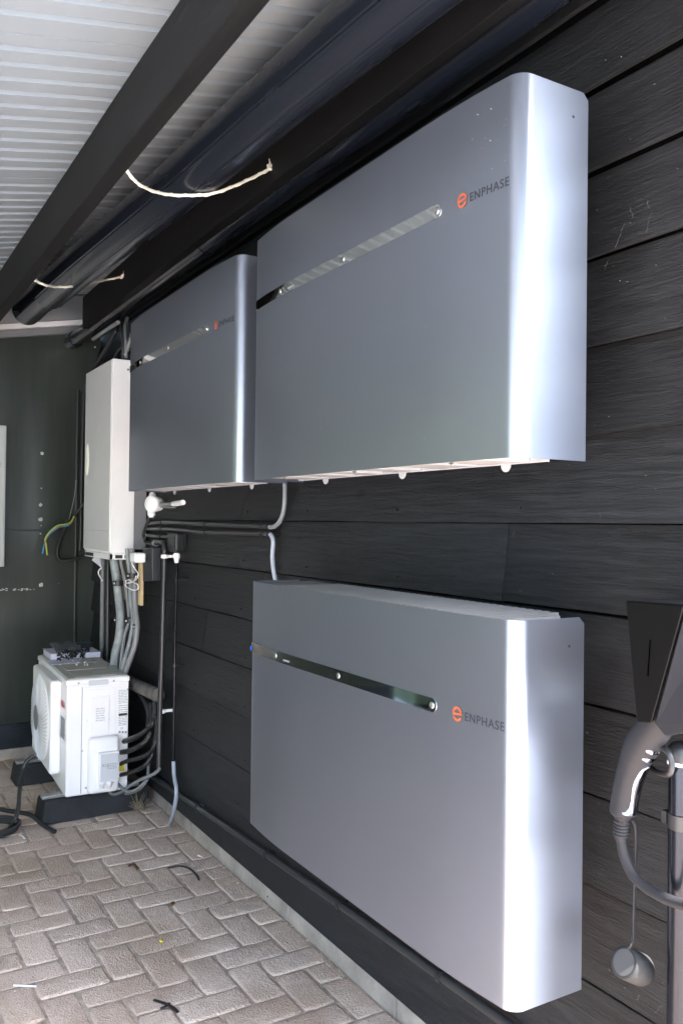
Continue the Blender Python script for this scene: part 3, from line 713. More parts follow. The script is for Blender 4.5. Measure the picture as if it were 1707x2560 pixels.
# black adapter box hanging at an angle
c = V3(381, 1411, 1.23); t = thing('adapter_box', c, 'flat dark adapter box tilted under the inverter, right of the wooden lath', 'box')
R_ = Matrix.Rotation(math.radians(-4), 3, 'Y')
m = MB(); m.box(c.x-.055, c.x+.075, 1.205, 1.245, c.z-.074, c.z+.074, R_, c); m.obj('box_body', mat('adapter_black', (.022, .025, .03), .45), t, bevel=.004)
m = MB(); m.box(c.x-.075, c.x-.056, 1.21, 1.25, c.z-.076, c.z+.076, R_, c); m.obj('hinge_side', MT['black_plastic'], t, bevel=.003)
# wooden lath
a = V3(352, 1412, 1.21); b = V3(347, 1512, 1.21); t = thing('wooden_lath', b, 'pale raw wooden lath hanging among the grey hoses', 'wood strip')
m = MB(); m.box(a.x-.02, a.x+.018, 1.205, 1.22, b.z, a.z+.03); m.obj('lath_body', MT['wood_stick'], t, bevel=.001)
a = V3(315, 1395, 1.265); b = V3(322, 1502, 1.265); t = thing('wall_board', b, 'weathered tan board behind the grey hoses', 'board')
m = MB(); m.box(a.x-.06, a.x+.08, 1.262, 1.277, b.z, a.z+.05); m.obj('board_body', MT['tan_board'], t, bevel=.001)
# white plug adapter and its cable
c = V3(348, 1394, 1.17); t = thing('white_adapter', c, 'small white plug adapter under the inverter corner', 'adapter')
m = MB(); m.box(c.x-.045, c.x+.04, 1.14, 1.19, c.z-.022, c.z+.022); m.obj('adapter_body', MT['white'], t, bevel=.009, seg=4)
conduit('thin_cable', 'thin white cable looped under the white plug adapter', 'cable',
        [V3(336, 1398, 1.16), V3(331, 1402, 1.16), V3(332, 1412, 1.16), V3(340, 1425, 1.17), V3(346, 1434, 1.17), V3(343, 1446, 1.17), V3(330, 1456, 1.17), V3(318, 1458, 1.17), V3(315, 1452, 1.17), V3(324, 1450, 1.175), V3(334, 1456, 1.18), V3(345, 1462, 1.18), V3(345, 1473, 1.18), V3(333, 1475, 1.175), V3(318, 1468, 1.17), V3(314, 1461, 1.17), V3(322, 1456, 1.17), V3(335, 1453, 1.165), V3(341, 1440, 1.16)], .0028, 'white', n=8)
# hanging white card
t = thing('white_card', V3(245, 1405, 1.15), 'white folded card hanging by the vertical conduits', 'card')
m = MB(); A_ = [V3(230, 1400, 1.12), V3(247, 1380, 1.12), V3(256, 1382, 1.15), V3(255, 1420, 1.15)]
m.add(A_+[p+Vector((-.003, .003, 0)) for p in A_], [(0, 1, 2, 3), (4, 5, 6, 7), (0, 1, 5, 4), (1, 2, 6, 5), (2, 3, 7, 6), (3, 0, 4, 7)]); m.obj('card_sheet', MT['paper'], t)
m = MB(); m.tube(spline([V3(254, 1420, 1.15), V3(248, 1426, 1.15), V3(247, 1434, 1.15), V3(252, 1444, 1.15), V3(256, 1452, 1.15)], 6), .004, 8); m.obj('card_cord', MT['white'], t)
# hoses below the inverter
G_ = 'grey hoses running down from the inverter'
conduit('flexible_hose', 'thick ribbed grey hose, leftmost of the hoses below the inverter', 'hose',
        [V3(283, 1372, 1.17), V3(285, 1400, 1.17), V3(291, 1440, 1.18), V3(297, 1490, 1.19), V3(302, 1540, 1.19), V3(299, 1590, 1.18), V3(290, 1630, 1.17), V3(285, 1668, 1.15)], .021, 'flex', group=G_)
conduit('flexible_hose', 'thin grey hose right beside the thick ribbed hose', 'hose',
        [V3(300, 1372, 1.19), V3(304, 1410, 1.2), V3(312, 1446, 1.21), V3(318, 1490, 1.22), V3(323, 1548, 1.22), V3(312, 1590, 1.2), V3(305, 1640, 1.18), V3(302, 1675, 1.17)], .0085, 'grey_pipe', group=G_)
conduit('flexible_hose', 'middle grey hose behind the wooden lath', 'hose',
        [V3(318, 1372, 1.19), V3(322, 1410, 1.2), V3(328, 1450, 1.21), V3(327, 1500, 1.22), V3(333, 1550, 1.22), V3(326, 1600, 1.2), V3(312, 1650, 1.18), V3(306, 1678, 1.17)], .0105, 'flex', group=G_)
conduit('flexible_hose', 'rightmost grey hose curving below the wooden lath', 'hose',
        [V3(330, 1372, 1.19), V3(334, 1410, 1.2), V3(337, 1460, 1.21), V3(339, 1520, 1.21), V3(343, 1565, 1.21), V3(338, 1610, 1.2), V3(325, 1650, 1.18), V3(313, 1682, 1.17)], .0135, 'grey_pipe', group=G_)
for i, (px, py, r, y) in enumerate([(296, 1458, .025, 1.182), (298, 1549, .025, 1.19), (328, 1551, .03, 1.22), (333, 1439, .03, 1.205), (342, 1566, .0165, 1.21)]):
    c = V3(px, py, y); t = thing('hose_clamp', c, ['black hose clamp high on the thick ribbed hose', 'black hose clamp low on the thick ribbed hose', 'black clamp across the two middle hoses', 'black clamp near the looped white cable', 'small black clamp on the rightmost grey hose'][i], 'clamp')
    m = MB(); m.tube([c-Vector((0, 0, .012)), c+Vector((0, 0, .012))], r, 18); m.obj('clamp_band', MT['black_plastic'], t, bevel=.001)
    m = MB(); q = c+Vector((.4, -.9, 0)).normalized()*r; m.lathe(q, (.4, -.9, 0), [(-.002, .006), (.003, .005), (.004, 0)], 10); m.obj('clamp_screw', MT['screw'], t)
# vertical conduits in the corner
conduit('conduit', 'vertical dark conduit nearest the thick ribbed hose in the corner', 'conduit', [V3(271, 1375, 1.235), V3(269, 1650, 1.235)], .013, 'black_pipe', smooth=False, group='vertical dark conduits in the far corner')
conduit('conduit', 'vertical dark conduit behind the hanging white card', 'conduit', [V3(258, 1375, 1.25), V3(255, 1650, 1.25)], .012, 'grey_pipe', smooth=False, group='vertical dark conduits in the far corner')
def Bk(px, py, x=XB+.02): return at(px, py, x=x)
conduit('conduit', 'long slim conduit on the panel wall, left of the inverter', 'conduit', [Bk(196, 975), Bk(193, 1150), Bk(189, 1400), Bk(187, 1620)], .0075, 'black_pipe', group='slim conduits on the panel wall')
conduit('conduit', 'slim conduit on the panel wall partly behind the inverter', 'conduit', [Bk(213, 960), Bk(207, 1100), Bk(203, 1300), Bk(201, 1375)], .0085, 'black_pipe', group='slim conduits on the panel wall')
conduit('black_cable', 'black cable looping below the coloured wires on the panel wall', 'cable',
        [Bk(232, 1382, XB+.2), Bk(205, 1392, XB+.12), Bk(170, 1402, XB+.06), Bk(149, 1398, XB+.05), Bk(144, 1378, XB+.05), Bk(152, 1350, XB+.04), Bk(162, 1325, XB+.03), Bk(168, 1300, XB+.03)], .0095, 'black_plastic')
conduit('black_cable', 'cut black cable whose coloured wires stick out beside the inverter', 'cable', [Bk(215, 1255, XB+.1), Bk(203, 1268, XB+.09), Bk(193, 1282, XB+.08), Bk(187, 1291, XB+.08)], .0085, 'black_plastic')
conduit('loose_wire', 'bare blue wire end hanging from the cut cable', 'wire', [Bk(187, 1291, XB+.08), Bk(180, 1306, XB+.09), Bk(170, 1314, XB+.1), Bk(148, 1318, XB+.1), Bk(130, 1328, XB+.1), Bk(117, 1345, XB+.1), Bk(111, 1365, XB+.1), Bk(107, 1384, XB+.1)], .0045, 'wire_blue', n=8)
conduit('loose_wire', 'yellow green wire end hanging from the cut cable', 'wire', [Bk(186, 1291, XB+.085), Bk(177, 1306, XB+.1), Bk(163, 1311, XB+.1), Bk(145, 1314, XB+.105), Bk(126, 1329, XB+.1), Bk(114, 1347, XB+.105), Bk(116, 1363, XB+.1), Bk(119, 1388, XB+.1)], .0045, 'wire_green', n=8)
conduit('loose_wire', 'brown wire end hanging from the cut cable', 'wire', [Bk(187, 1291, XB+.085), Bk(178, 1309, XB+.1), Bk(165, 1316, XB+.1), Bk(150, 1318, XB+.105), Bk(128, 1333, XB+.1), Bk(115, 1352, XB+.105), Bk(110, 1372, XB+.1)], .003, 'wire_brown', n=8)
conduit('thin_cable', 'thin dark wire hanging down the panel wall past the coloured wires', 'wire', [Bk(191, 1200, XB+.03), Bk(187, 1240, XB+.03), Bk(178, 1280, XB+.03), Bk(170, 1310, XB+.03)], .0025, 'grey_pipe', n=6)
# dark cables above the inverter
GA = 'dark cables rising above the inverter'
for i, (pts, r, mt) in enumerate([
    ([(238, 918, 1.2), (262, 880, 1.2), (282, 842, 1.21), (291, 828, 1.22), (293, 815, 1.23)], .012, 'black_pipe'),
    ([(234, 848, 1.14), (262, 828, 1.14), (296, 806, 1.15)], .010, 'grey_pipe'),
    ([(308, 895, 1.2), (309, 862, 1.2), (306, 830, 1.2), (304, 800, 1.22)], .0095, 'black_pipe'),
    ([(316, 895, 1.2), (316, 860, 1.2), (314, 820, 1.22), (318, 795, 1.24)], .009, 'grey_pipe'),
    ([(289, 893, 1.21), (298, 876, 1.21), (312, 866, 1.22), (322, 850, 1.24)], .0095, 'black_pipe'),
    ([(314, 888, 1.2), (320, 872, 1.2), (325, 855, 1.2), (330, 835, 1.22)], .0095, 'grey_pipe')]):
    conduit('black_cable', ['straight dark cable slanting up left of the others above the inverter', 'dark pipe slanting to the corner under the roof trim', 'dark cable above the inverter, second upright one', 'grey cable above the inverter beside the battery', 'curved dark cable lying over the inverter top', 'short grey cable touching the farther battery edge'][i], 'cable',
            [V3(*q) for q in pts], r, mt, group=GA)
conduit('conduit', 'black conduit with clips running along the base of the plank wall', 'conduit',
        [at(372, 1935, y=1.285), at(480, 2008, y=1.285), at(615, 2100, y=1.285), at(850, 2262, y=1.285), at(1100, 2440, y=1.285), at(1350, 2620, y=1.285)], .0115, 'black_pipe',
        [at(495, 2018, y=1.285), at(668, 2136, y=1.285), at(850, 2262, y=1.285), at(1102, 2442, y=1.285)])
# ------------------------------------------------------------------ outdoor unit
ax0, ax1, ay0, ay1, az0, az1 = -4.66, -3.88, .893, 1.17, .115, .640
ac = thing('outdoor_unit', ((ax0+ax1)/2, (ay0+ay1)/2, az0), 'cream white heat pump outdoor unit standing on black rubber blocks', 'heat pump')
m = MB(); m.box(ax0, ax1, ay0, ay1, az0, az1-.028); m.obj('casing', MT['ac'], ac, bevel=.008, seg=3)
m = MB(); m.box(ax0-.003, ax1+.004, ay0-.004, ay1+.003, az1-.030, az1-.004); m.obj('top_rim', MT['ac'], ac, bevel=.007, seg=3)
m = MB(); m.box(ax0+.01, ax1-.01, ay0+.01, ay1-.01, az1-.006, az1+.0); m.box(ax0+.1, ax0+.36, ay0+.04, ay1-.05, az1, az1+.003); m.box(ax0+.42, ax1-.22, ay0+.04, ay1-.05, az1, az1+.003); m.box(ax1-.18, ax1-.03, ay0+.04, ay1-.05, az1, az1+.003)
m.obj('top_plate', MT['ac_dusty'], ac, bevel=.002)
# side panels
yA = at(205, 1850, x=ax1).y
m = MB(); m.box(ax1+.0002, ax1+.003, yA, ay1-.004, az0+.01, az1-.042); m.obj('side_panel', MT['ac'], ac, bevel=.0015, seg=1)
m = MB(); m.box(ax1-.002, ax1+.0008, yA-.0028, yA-.0002, az0+.01, az1-.040); m.obj('panel_gap', MT['ink'], ac)
def AX(px, py, d=0): return at(px, py, x=ax1+.003+d)
a, b = AX(213, 1725), AX(288, 1800)
m = MB(); m.box(ax1+.003, ax1+.0055, a.y, b.y, .30, a.z); m.obj('pressed_field', MT['ac'], ac, bevel=.002)
a, b = AX(226, 1742), AX(272, 1800); m = MB(); m.box(ax1+.005, ax1+.010, a.y, b.y, b.z-.06, a.z); m.obj('pressed_field', MT['ac'], ac, bevel=.004, seg=3)
a, b = AX(222, 1701), AX(270, 1710); m = MB(); m.box(ax1+.003, ax1+.006, a.y, b.y, b.z, a.z); m.obj('grip', MT['label'], ac, bevel=.003)
# valve cover: bulging moulded box
a, b = AX(218, 1830), AX(292, 1970)
m = MB(); m.box(ax1+.004, ax1+.05, a.y, b.y, b.z, a.z-.02); o_ = m.obj('valve_cover', MT['ac'], ac, bevel=.02, seg=5)
o_.data.polygons.foreach_set('use_smooth', [True]*len(o_.data.polygons))
a, b = AX(247, 1880, .05), AX(296, 1948, .05)
m = MB(); m.box(ax1+.045, ax1+.072, a.y, b.y, b.z, a.z); tb = m.obj('terminal_box', MT['ac'], ac, bevel=.004, seg=3)
m = MB(); m.box(ax1+.0722, ax1+.077, a.y+.006, b.y-.006, b.z+.006, a.z-.006); m.obj('box_lid', MT['label'], tb, bevel=.003)
m = text_mesh('R32', .018, (0, 1, 0), (0, 0, 1), (ax1+.0775, a.y+.012, a.z-.062)); m.obj('box_print', MT['ink'], tb)
m = MB()
for k in range(4): m.box(ax1+.0771, ax1+.0774, a.y+.035, b.y-.012, a.z-.052-k*.007, a.z-.050-k*.007)
m.obj('box_print', MT['ink'], tb)
for k in range(2):
    c = AX(256+k*18, 1951, .058); m = MB(); m.lathe(c, (0, 0, -1), [(-.004, .013), (.008, .014), (.02, .013), (.022, .009), (.032, .008)], 14); m.obj('gland', MT['white'], tb)
for px, py in ((197, 1708), (284, 1701), (219, 1801), (274, 1796), (205, 1877), (215, 1969), (319, 1722)):
    c = AX(px, py); m = MB(); m.lathe(c, (1, 0, 0), [(0, .0055), (.0015, .005), (.003, 0)], 10); m.obj('screw_head', MT['screw'], ac)
# labels on the side
def lines(name, px0, py0, px1, py1, n, mt='ink', fill=.4, d=.0036):
    a, b = at(px0, py0, x=ax1+d), at(px1, py1, x=ax1+d); m = MB()
    for k in range(n):
        z = a.z+(b.z-a.z)*(k+.5)/n; h_ = abs(a.z-b.z)/n*fill/2; y = a.y
        while y < b.y:
            L_ = random.uniform(.006, .022); m.box(ax1+d, ax1+d+.0004, y, min(y+L_, b.y), z-h_, z+h_); y += L_+.003
    m.obj(name, MT[mt], ac)
lines('rating_print', 296, 1724, 317, 1757, 9, 'ink', .28); lines('rating_print', 296, 1761, 317, 1780, 4, 'ink', .25)
lines('rating_print', 296, 1790, 316, 1812, 6, 'ink', .28); lines('rating_print', 240, 1769, 262, 1802, 6, 'label', .5, .0107)
a, b = at(296, 1783, x=ax1+.0036), at(317, 1787, x=ax1+.0036); m = MB(); m.box(ax1+.0036, ax1+.004, a.y, b.y, b.z, a.z); m.obj('rating_bar', MT['ink_black'], ac)
m = MB()
for k in range(3):
    c = at(298.5+k*7.5, 1829, x=ax1+.0036); m.box(c.x, c.x+.0004, c.y-.0045, c.y+.0045, c.z-.005, c.z+.005)
m.obj('rating_symbol', MT['ink'], ac)
m = text_mesh('CE', .011, (0, 1, 0), (0, 0, 1), at(300, 1822, x=ax1+.004)); m.obj('rating_symbol', MT['ink'], ac)
a, b = at(296, 1913, x=ax1+.004), at(311, 1925, x=ax1+.004); m = MB(); m.prism([(ax1+.0036, a.y, b.z), (ax1+.0036, b.y, b.z), (ax1+.0036, b.y-.006, a.z), (ax1+.0036, a.y+.003, a.z)], (.0008, 0, 0)); m.obj('warning_sticker', MT['yellow'], ac)
# front: brand print and fan shroud
m = text_mesh('TOSHIBA', .045, (1, 0, 0), (0, 0, 1), (-3.915, ay0-.0012, .50), align='RIGHT'); m.obj('front_print', MT['red'], ac)
m = MB(); m.box(-4.02, -3.915, ay0-.001, ay0-.0003, .36, .455); m.obj('front_sticker', MT['ink'], ac)
sh_x0, sh_x1, sh_z0, sh_z1, shy = -4.50, -3.99, .19, .617, .842
m = MB(); m.box(sh_x0, sh_x1, shy, ay0-.0005, sh_z0, sh_z1); m.obj('fan_shroud', MT['ac'], ac, bevel=.014, seg=4)
cf = Vector(((sh_x0+sh_x1)/2, shy, (sh_z0+sh_z1)/2)); RX, RZ = (sh_x1-sh_x0)/2-.02, (sh_z1-sh_z0)/2-.01
m = MB(); n_ = 48; V = []
rings_ = [(1, .0), (.98, .005), (.9, .011), (.75, .017), (.5, .021), (.3, .022)]
for s_, d_ in rings_:
    V += [cf+Vector((math.cos(q*2*math.pi/n_)*RX*s_, -d_, math.sin(q*2*math.pi/n_)*RZ*s_)) for q in range(n_)]
m.add(V, [(k*n_+i, k*n_+(i+1) % n_, (k+1)*n_+(i+1) % n_, (k+1)*n_+i) for k in range(len(rings_)-1) for i in range(n_)], True)
m.obj('fan_guard', MT['ac'], ac)
m = MB(); m.add(V[-n_:]+[cf+Vector((0, -.024, 0))], [(i, (i+1) % n_, n_) for i in range(n_)], True); m.obj('fan_hub', MT['ink'], ac)
m = MB()
for i in range(64):
    q = i*2*math.pi/64; pa = [cf+Vector((math.cos(q+s_*.4)*RX*s_, -d_-.001, math.sin(q+s_*.4)*RZ*s_)) for s_, d_ in rings_[1:]]
    m.tube(pa, .0016, 4, smooth=False)
m.obj('guard_wires', MT['label'], ac)
# rubber blocks with rails
FT = []
for (xa, xb_, lab) in ((-4.03, -3.92, 'black rubber block with steel rail under the near side of the outdoor unit'), (-4.66, -4.55, 'black rubber block with steel rail under the far side of the outdoor unit')):
    t = thing('rubber_foot', (xb_, 1.0, 0), lab, 'rubber foot', 'rubber blocks under the outdoor unit')
    m = MB(); m.prism([(xa-.03, .80, 0), (xb_+.02, .80, 0), (xb_, .815, .085), (xb_, .815, .098), (xa, .815, .098), (xa-.02, .81, .085)], (0, .465, 0)); m.obj('rubber_block', MT['rubber'], t, bevel=.006)
    m = MB(); m.box(xa+.035, xb_-.03, .81, 1.25, .098, .112); m.obj('steel_rail', MT['steel'], t, bevel=.002)
    m = MB(); m.lathe((xb_-.048, .865, .112), (0, 0, 1), [(0, .013), (.004, .013), (.0045, .009), (.012, .009), (.013, .005), (.024, .005)], 6, False); m.obj('bolt', MT['screw'], t)
# insulated pipes
GP = 'shiny black wrapped pipes behind the outdoor unit'
def A2(px, py, y): return at(px, py, y=y)
for i, (pts, r) in enumerate([
    ([(288, 1853, 1.13), (310, 1853, 1.15), (335, 1845, 1.17), (360, 1832, 1.2), (380, 1812, 1.22), (388, 1785, 1.24), (387, 1740, 1.25), (384, 1715, 1.26)], .0125),
    ([(293, 1882, 1.13), (320, 1878, 1.15), (345, 1868, 1.17), (366, 1852, 1.2), (377, 1830, 1.22), (381, 1805, 1.24), (378, 1760, 1.25)], .0115),
    ([(294, 1914, 1.13), (320, 1902, 1.15), (350, 1895, 1.17), (373, 1883, 1.2), (388, 1860, 1.22), (392, 1825, 1.235), (390, 1790, 1.24)], .0095),
    ([(291, 1940, 1.13), (320, 1933, 1.15), (350, 1922, 1.17), (372, 1903, 1.2), (383, 1880, 1.22), (387, 1850, 1.235)], .0095)]):
    conduit('wrapped_pipe', ['topmost black wrapped pipe leaving the outdoor unit', 'second black wrapped pipe from the top at the outdoor unit', 'third black wrapped pipe, just above the yellow sticker', 'lowest black wrapped pipe at the outdoor unit'][i], 'pipe', [A2(*q) for q in pts], r, 'foam', group=GP, k=8)
# dusty trunking behind
a, b = A2(322, 1700, 1.24), A2(396, 1738, 1.24)
t = thing('insulated_duct', a, 'dusty grey pipe trunk between the outdoor unit and the wall', 'duct')
m = MB(); m.tube(spline([A2(300, 1688, 1.225), A2(340, 1712, 1.23), A2(372, 1727, 1.235), A2(396, 1738, 1.235)], 6), .03, 16); m.obj('trunk_body', mat('dusty_wrap', (.12, .11, .1), .9, var=.5, vscale=20, dust=.5, dustcol=(.3, .28, .24)), t)
conduit('wrapped_pipe', 'dull grey pipe hanging behind the wrapped pipes', 'pipe', [A2(352, 1738, 1.25), A2(366, 1762, 1.25), A2(372, 1790, 1.25), A2(370, 1815, 1.25)], .011, 'rubber')
# grey electrical cables from the terminal box
GC = 'grey power cables at the outdoor unit'
for i, pts in enumerate([
    [(270, 1962, 1.10), (273, 1978, 1.10), (285, 1986, 1.12), (305, 1980, 1.14), (325, 1965, 1.16), (350, 1950, 1.18), (375, 1940, 1.2), (392, 1930, 1.22), (399, 1922, 1.225)],
    [(257, 1962, 1.10), (264, 1975, 1.10), (282, 1982, 1.14), (305, 1984, 1.17), (330, 1982, 1.18), (352, 1970, 1.19), (366, 1952, 1.2), (371, 1938, 1.22), (372, 1900, 1.24)],
    [(290, 1950, 1.12), (300, 1965, 1.13), (318, 1978, 1.15), (338, 1976, 1.17), (358, 1960, 1.19), (368, 1945, 1.22)]]):
    conduit('power_cable', ['grey power cable rising to the thicker dark conduit', 'grey power cable making the widest low loop beside the unit', 'grey power cable making the inner loop beside the unit'][i], 'cable', [A2(*q) for q in pts], .0072, 'grey_pipe', group=GC)
# the unit stands slightly askew
th_ = -.040; pv = Vector((ax1, ay0, 0)); lo = Vector(ac.location); q_ = Matrix.Rotation(th_, 3, 'Z') @ (lo-pv); ac.location = pv+q_; ac.rotation_euler = (0, 0, th_)
# things lying on the unit
TZ = az1+.003
def T(px, py, dz=0): return at(px, py, z=TZ+dz)
P0, P1, P2, P3 = Vector((-4.60, .915, 0)), Vector((-4.42, .905, 0)), Vector((-4.36, 1.13, 0)), Vector((-4.54, 1.155, 0))
def slab(m, pts, z0, z1): m.prism([(p.x, p.y, z0) for p in pts], (0, 0, z1-z0)); return m
t = thing('booklet', (-4.5, 1.0, TZ), 'thick white booklet lying closed on the outdoor unit', 'booklet')
A_ = [T(108, 1640), T(197, 1634), T(190, 1610, .03), T(96, 1612, .03)]
m = MB(); bk = [Vector((-4.44, .94, 0)), Vector((-4.43, 1.10, 0)), Vector((-4.63, 1.11, 0)), Vector((-4.64, .945, 0))]
slab(m, bk, TZ, TZ+.026); m.obj('pages', MT['paper'], t, bevel=.003)
m = MB(); bk2 = [p+Vector((0, 0, 0)) for p in bk]; c_b = sum(bk2, Vector())/4; slab(m, [c_b+(p-c_b)*1.03 for p in bk2], TZ+.0265, TZ+.029); m.obj('booklet_cover', MT['paper'], t)
t = thing('booklet', (-4.5, 1.12, TZ), 'thinner white booklet on the outdoor unit, nearest the wall', 'booklet')
m = MB(); slab(m, [Vector((-4.43, 1.11, 0)), Vector((-4.42, 1.185, 0)), Vector((-4.61, 1.19, 0)), Vector((-4.62, 1.115, 0))], TZ, TZ+.026); m.obj('pages', MT['paper'], t, bevel=.003)
t = thing('paper_sheet', (-4.38, .95, TZ), 'loose white sheet lying under the pile of black clips', 'paper')
m = MB(); slab(m, [Vector((-4.28, .91, 0)), Vector((-4.27, 1.05, 0)), Vector((-4.42, 1.06, 0)), Vector((-4.425, .915, 0))], TZ, TZ+.0015); m.obj('sheet', MT['paper'], t)
t = thing('plastic_bag', (-4.55, .98, TZ+.03), 'clear plastic bag crumpled on top of the booklets', 'bag')
m = MB(); nx_, ny_ = 14, 12; V = []
for i in range(nx_+1):
    for j in range(ny_+1):
        x = -4.66+.2*i/nx_; y = .975+.13*j/ny_; V.append((x, y, TZ+.033+abs(noise.noise((x*22, y*22, 4)))*.03+.012*(1-i/nx_)))
m.add(V, [(i*(ny_+1)+j, (i+1)*(ny_+1)+j, (i+1)*(ny_+1)+j+1, i*(ny_+1)+j+1) for i in range(nx_) for j in range(ny_)], True)
o_ = m.obj('bag_film', MT['bag'], t); sm_ = o_.modifiers.new('s', 'SOLIDIFY'); sm_.thickness = .002
t = thing('black_bracket', (-4.36, 1.04, TZ), 'upright dark plastic bracket standing behind the clip pile', 'bracket')
c = T(212, 1632); m = MB(); m.box(c.x-.006, c.x+.006, c.y-.042, c.y+.03, TZ, TZ+.058); m.box(c.x-.02, c.x+.006, c.y-.042, c.y-.036, TZ, TZ+.058); m.obj('bracket_body', mat('bracket_blue_black', (.015, .022, .035), .4), t, bevel=.003)
m = MB()
for k in range(90):
    u_, v_ = random.random(), random.gauss(0, .3)
    c = T(145+u_*80, 1650-u_*10+v_*9); hh = .03*math.exp(-(v_**2))*random.random()
    d = Vector((random.uniform(-1, 1), random.uniform(-1, 1), random.uniform(-.6, .8))).normalized()*.011
    c = c+Vector((0, 0, hh+.006)); pp = [c-d, c-d*.4+Vector((0, 0, .006)), c+d*.4+Vector((0, 0, .006)), c+d]
    m.tube(spline(pp, 3), .0035, 6)
tag(m.obj('clip_pile', MT['black_plastic']), 'heap of small black cable clips spilled on the outdoor unit', 'clips', kind='stuff')
m = MB()
for k in range(16):
    c = T(150+random.random()*90, 1648+random.random()*16); s_ = random.uniform(.002, .005); m.lathe(c, (random.uniform(-1, 1), random.uniform(-1, 1), 1), [(0, s_), (s_, s_*.9), (s_*1.6, 0)], 7)
tag(m.obj('loose_screws', MT['white']), 'small white nails and screws scattered by the clips', 'screws', kind='stuff')
# ------------------------------------------------------------------ hoses and litter on the paving
def Fl(px, py, h=.009): return at(px, py, z=h)
conduit('floor_hose', 'thin dark cable hanging from the unit to the coil at the left edge', 'cable',
        [A2(88, 1888, .84), A2(66, 1905, .80), A2(57, 1935, .78), A2(50, 1975, .75), A2(47, 2015, .7), A2(40, 2045, .66), Fl(28, 2066), Fl(0, 2090), Fl(-25, 2105)], .0095, 'black_pipe')
conduit('floor_hose', 'cut end of dark hose lying across the pavers before the rubber block', 'hose',
        [Fl(-10, 2020), Fl(20, 2027), Fl(60, 2033), Fl(82, 2040), Fl(105, 2060), Fl(138, 2079)], .0095, 'black_pipe')
t = thing('hose_coil', Fl(5, 2075), 'coil of dark hose lying at the left edge of the paving', 'hose')
m = MB(); cc = Fl(-22, 2080, .01)
for k, (r, h_) in enumerate([(.105, .01), (.092, .024), (.112, .03)]):
    q_ = [cc+Vector((math.cos(i*math.pi/16)*r*.95+k*.006, math.sin(i*math.pi/16)*r, h_)) for i in range(33)]; m.tube(q_, .0095, 10)
m.obj('hose_loop', MT['black_pipe'], t)
def litter(name, label, cat, pts, r, mt, h=.006, group=None):
    t = thing(name, Fl(*pts[0]), label, cat, group); m = MB(); m.tube(spline([Fl(x, y, h) for x, y in pts], 5), r, 7, ell=.6); m.obj(name+'_body', MT[mt], t)
litter('plastic_strip', 'curved black plastic strip lying on the pavers near the kerb', 'strip', [(420, 2170), (450, 2165), (475, 2172), (492, 2188), (498, 2200)], .0045, 'black_plastic')
litter('plastic_strip', 'small black twisted strip on the pavers in the foreground', 'strip', [(385, 2500), (410, 2508), (428, 2516), (445, 2530)], .005, 'black_plastic')
litter('plastic_strip', 'tiny black strip lying across the foreground twisted strip', 'strip', [(402, 2521), (415, 2516), (424, 2508)], .0042, 'black_plastic')
litter('white_stick', 'thin white stick lying on the pavers at lower left', 'stick', [(35, 2463), (60, 2464), (92, 2466)], .004, 'white')
litter('white_chip', 'white chip lying beside the rubber block', 'chip', [(50, 2087), (58, 2091), (62, 2096)], .004, 'white')
litter('white_chip', 'small white chip on the pavers near the kerb', 'chip', [(495, 2138), (507, 2143)], .0035, 'white')
litter('dead_leaf', 'curled dark leaf beside the curved black strip', 'leaf', [(322, 2165), (334, 2161), (345, 2172)], .006, 'leaf')
litter('dead_leaf', 'reddish leaf fragment on the middle pavers', 'leaf', [(428, 2262), (434, 2256)], .007, 'leaf')
litter('dead_leaf', 'rust brown leaf at the kerb below the curved strip', 'leaf', [(672, 2236), (674, 2242)], .009, 'leaf', h=.02)
litter('yellow_petal', 'tiny yellow petal on the pavers', 'petal', [(402, 2350), (404, 2354)], .005, 'yellow')
m = MB()
for k in range(70):
    c = Fl(random.uniform(-20, 900), random.uniform(2100, 2560), .003)
    if c.y > YK-.02: continue
    s_ = random.uniform(.001, .0032); m.lathe(c, (random.uniform(-1, 1), random.uniform(-1, 1), 1), [(0, s_), (s_, s_*.8), (s_*1.3, 0)], 5, False)
for k in range(160):
    c = Vector((random.uniform(-4.6, -1.5), YK-abs(random.gauss(0, .02))-.003, .002)); s_ = random.uniform(.0012, .004); m.lathe(c, (random.uniform(-1, 1), random.uniform(-1, 1), 1), [(0, s_), (s_, s_*.8), (s_*1.3, 0)], 5, False)
tag(m.obj('grit', MT['sand']), 'fine grit and crumbs scattered on the pavers', 'grit', kind='stuff')
t = thing('straw_clump', Fl(345, 2012), 'small clump of dry straw at the end of the rubber block', 'straw'); m = MB(); c0 = Fl(348, 2022)
for k in range(60):
    d = Vector((random.gauss(0, .022), random.gauss(0, .022), abs(random.gauss(.015, .02)))); m.tube(spline([c0+Vector((random.gauss(0, .012), random.gauss(0, .012), 0)), c0+d*.6, c0+d*1.3+Vector((random.gauss(0, .01), 0, 0))], 3), .0009, 4)
m.obj('straw_blades', MT['straw'], t)
t = thing('straw_clump', Fl(85, 2010), 'wisp of dry straw at the near corner of the rubber block', 'straw'); m = MB(); c0 = Fl(88, 2025)
for k in range(16):
    d = Vector((random.gauss(0, .02), random.gauss(0, .02), abs(random.gauss(.03, .02)))); m.tube(spline([c0, c0+d*.6, c0+d*1.3+Vector((random.gauss(0, .01), 0, 0))], 3), .0011, 4)
m.obj('straw_blades', MT['straw'], t)
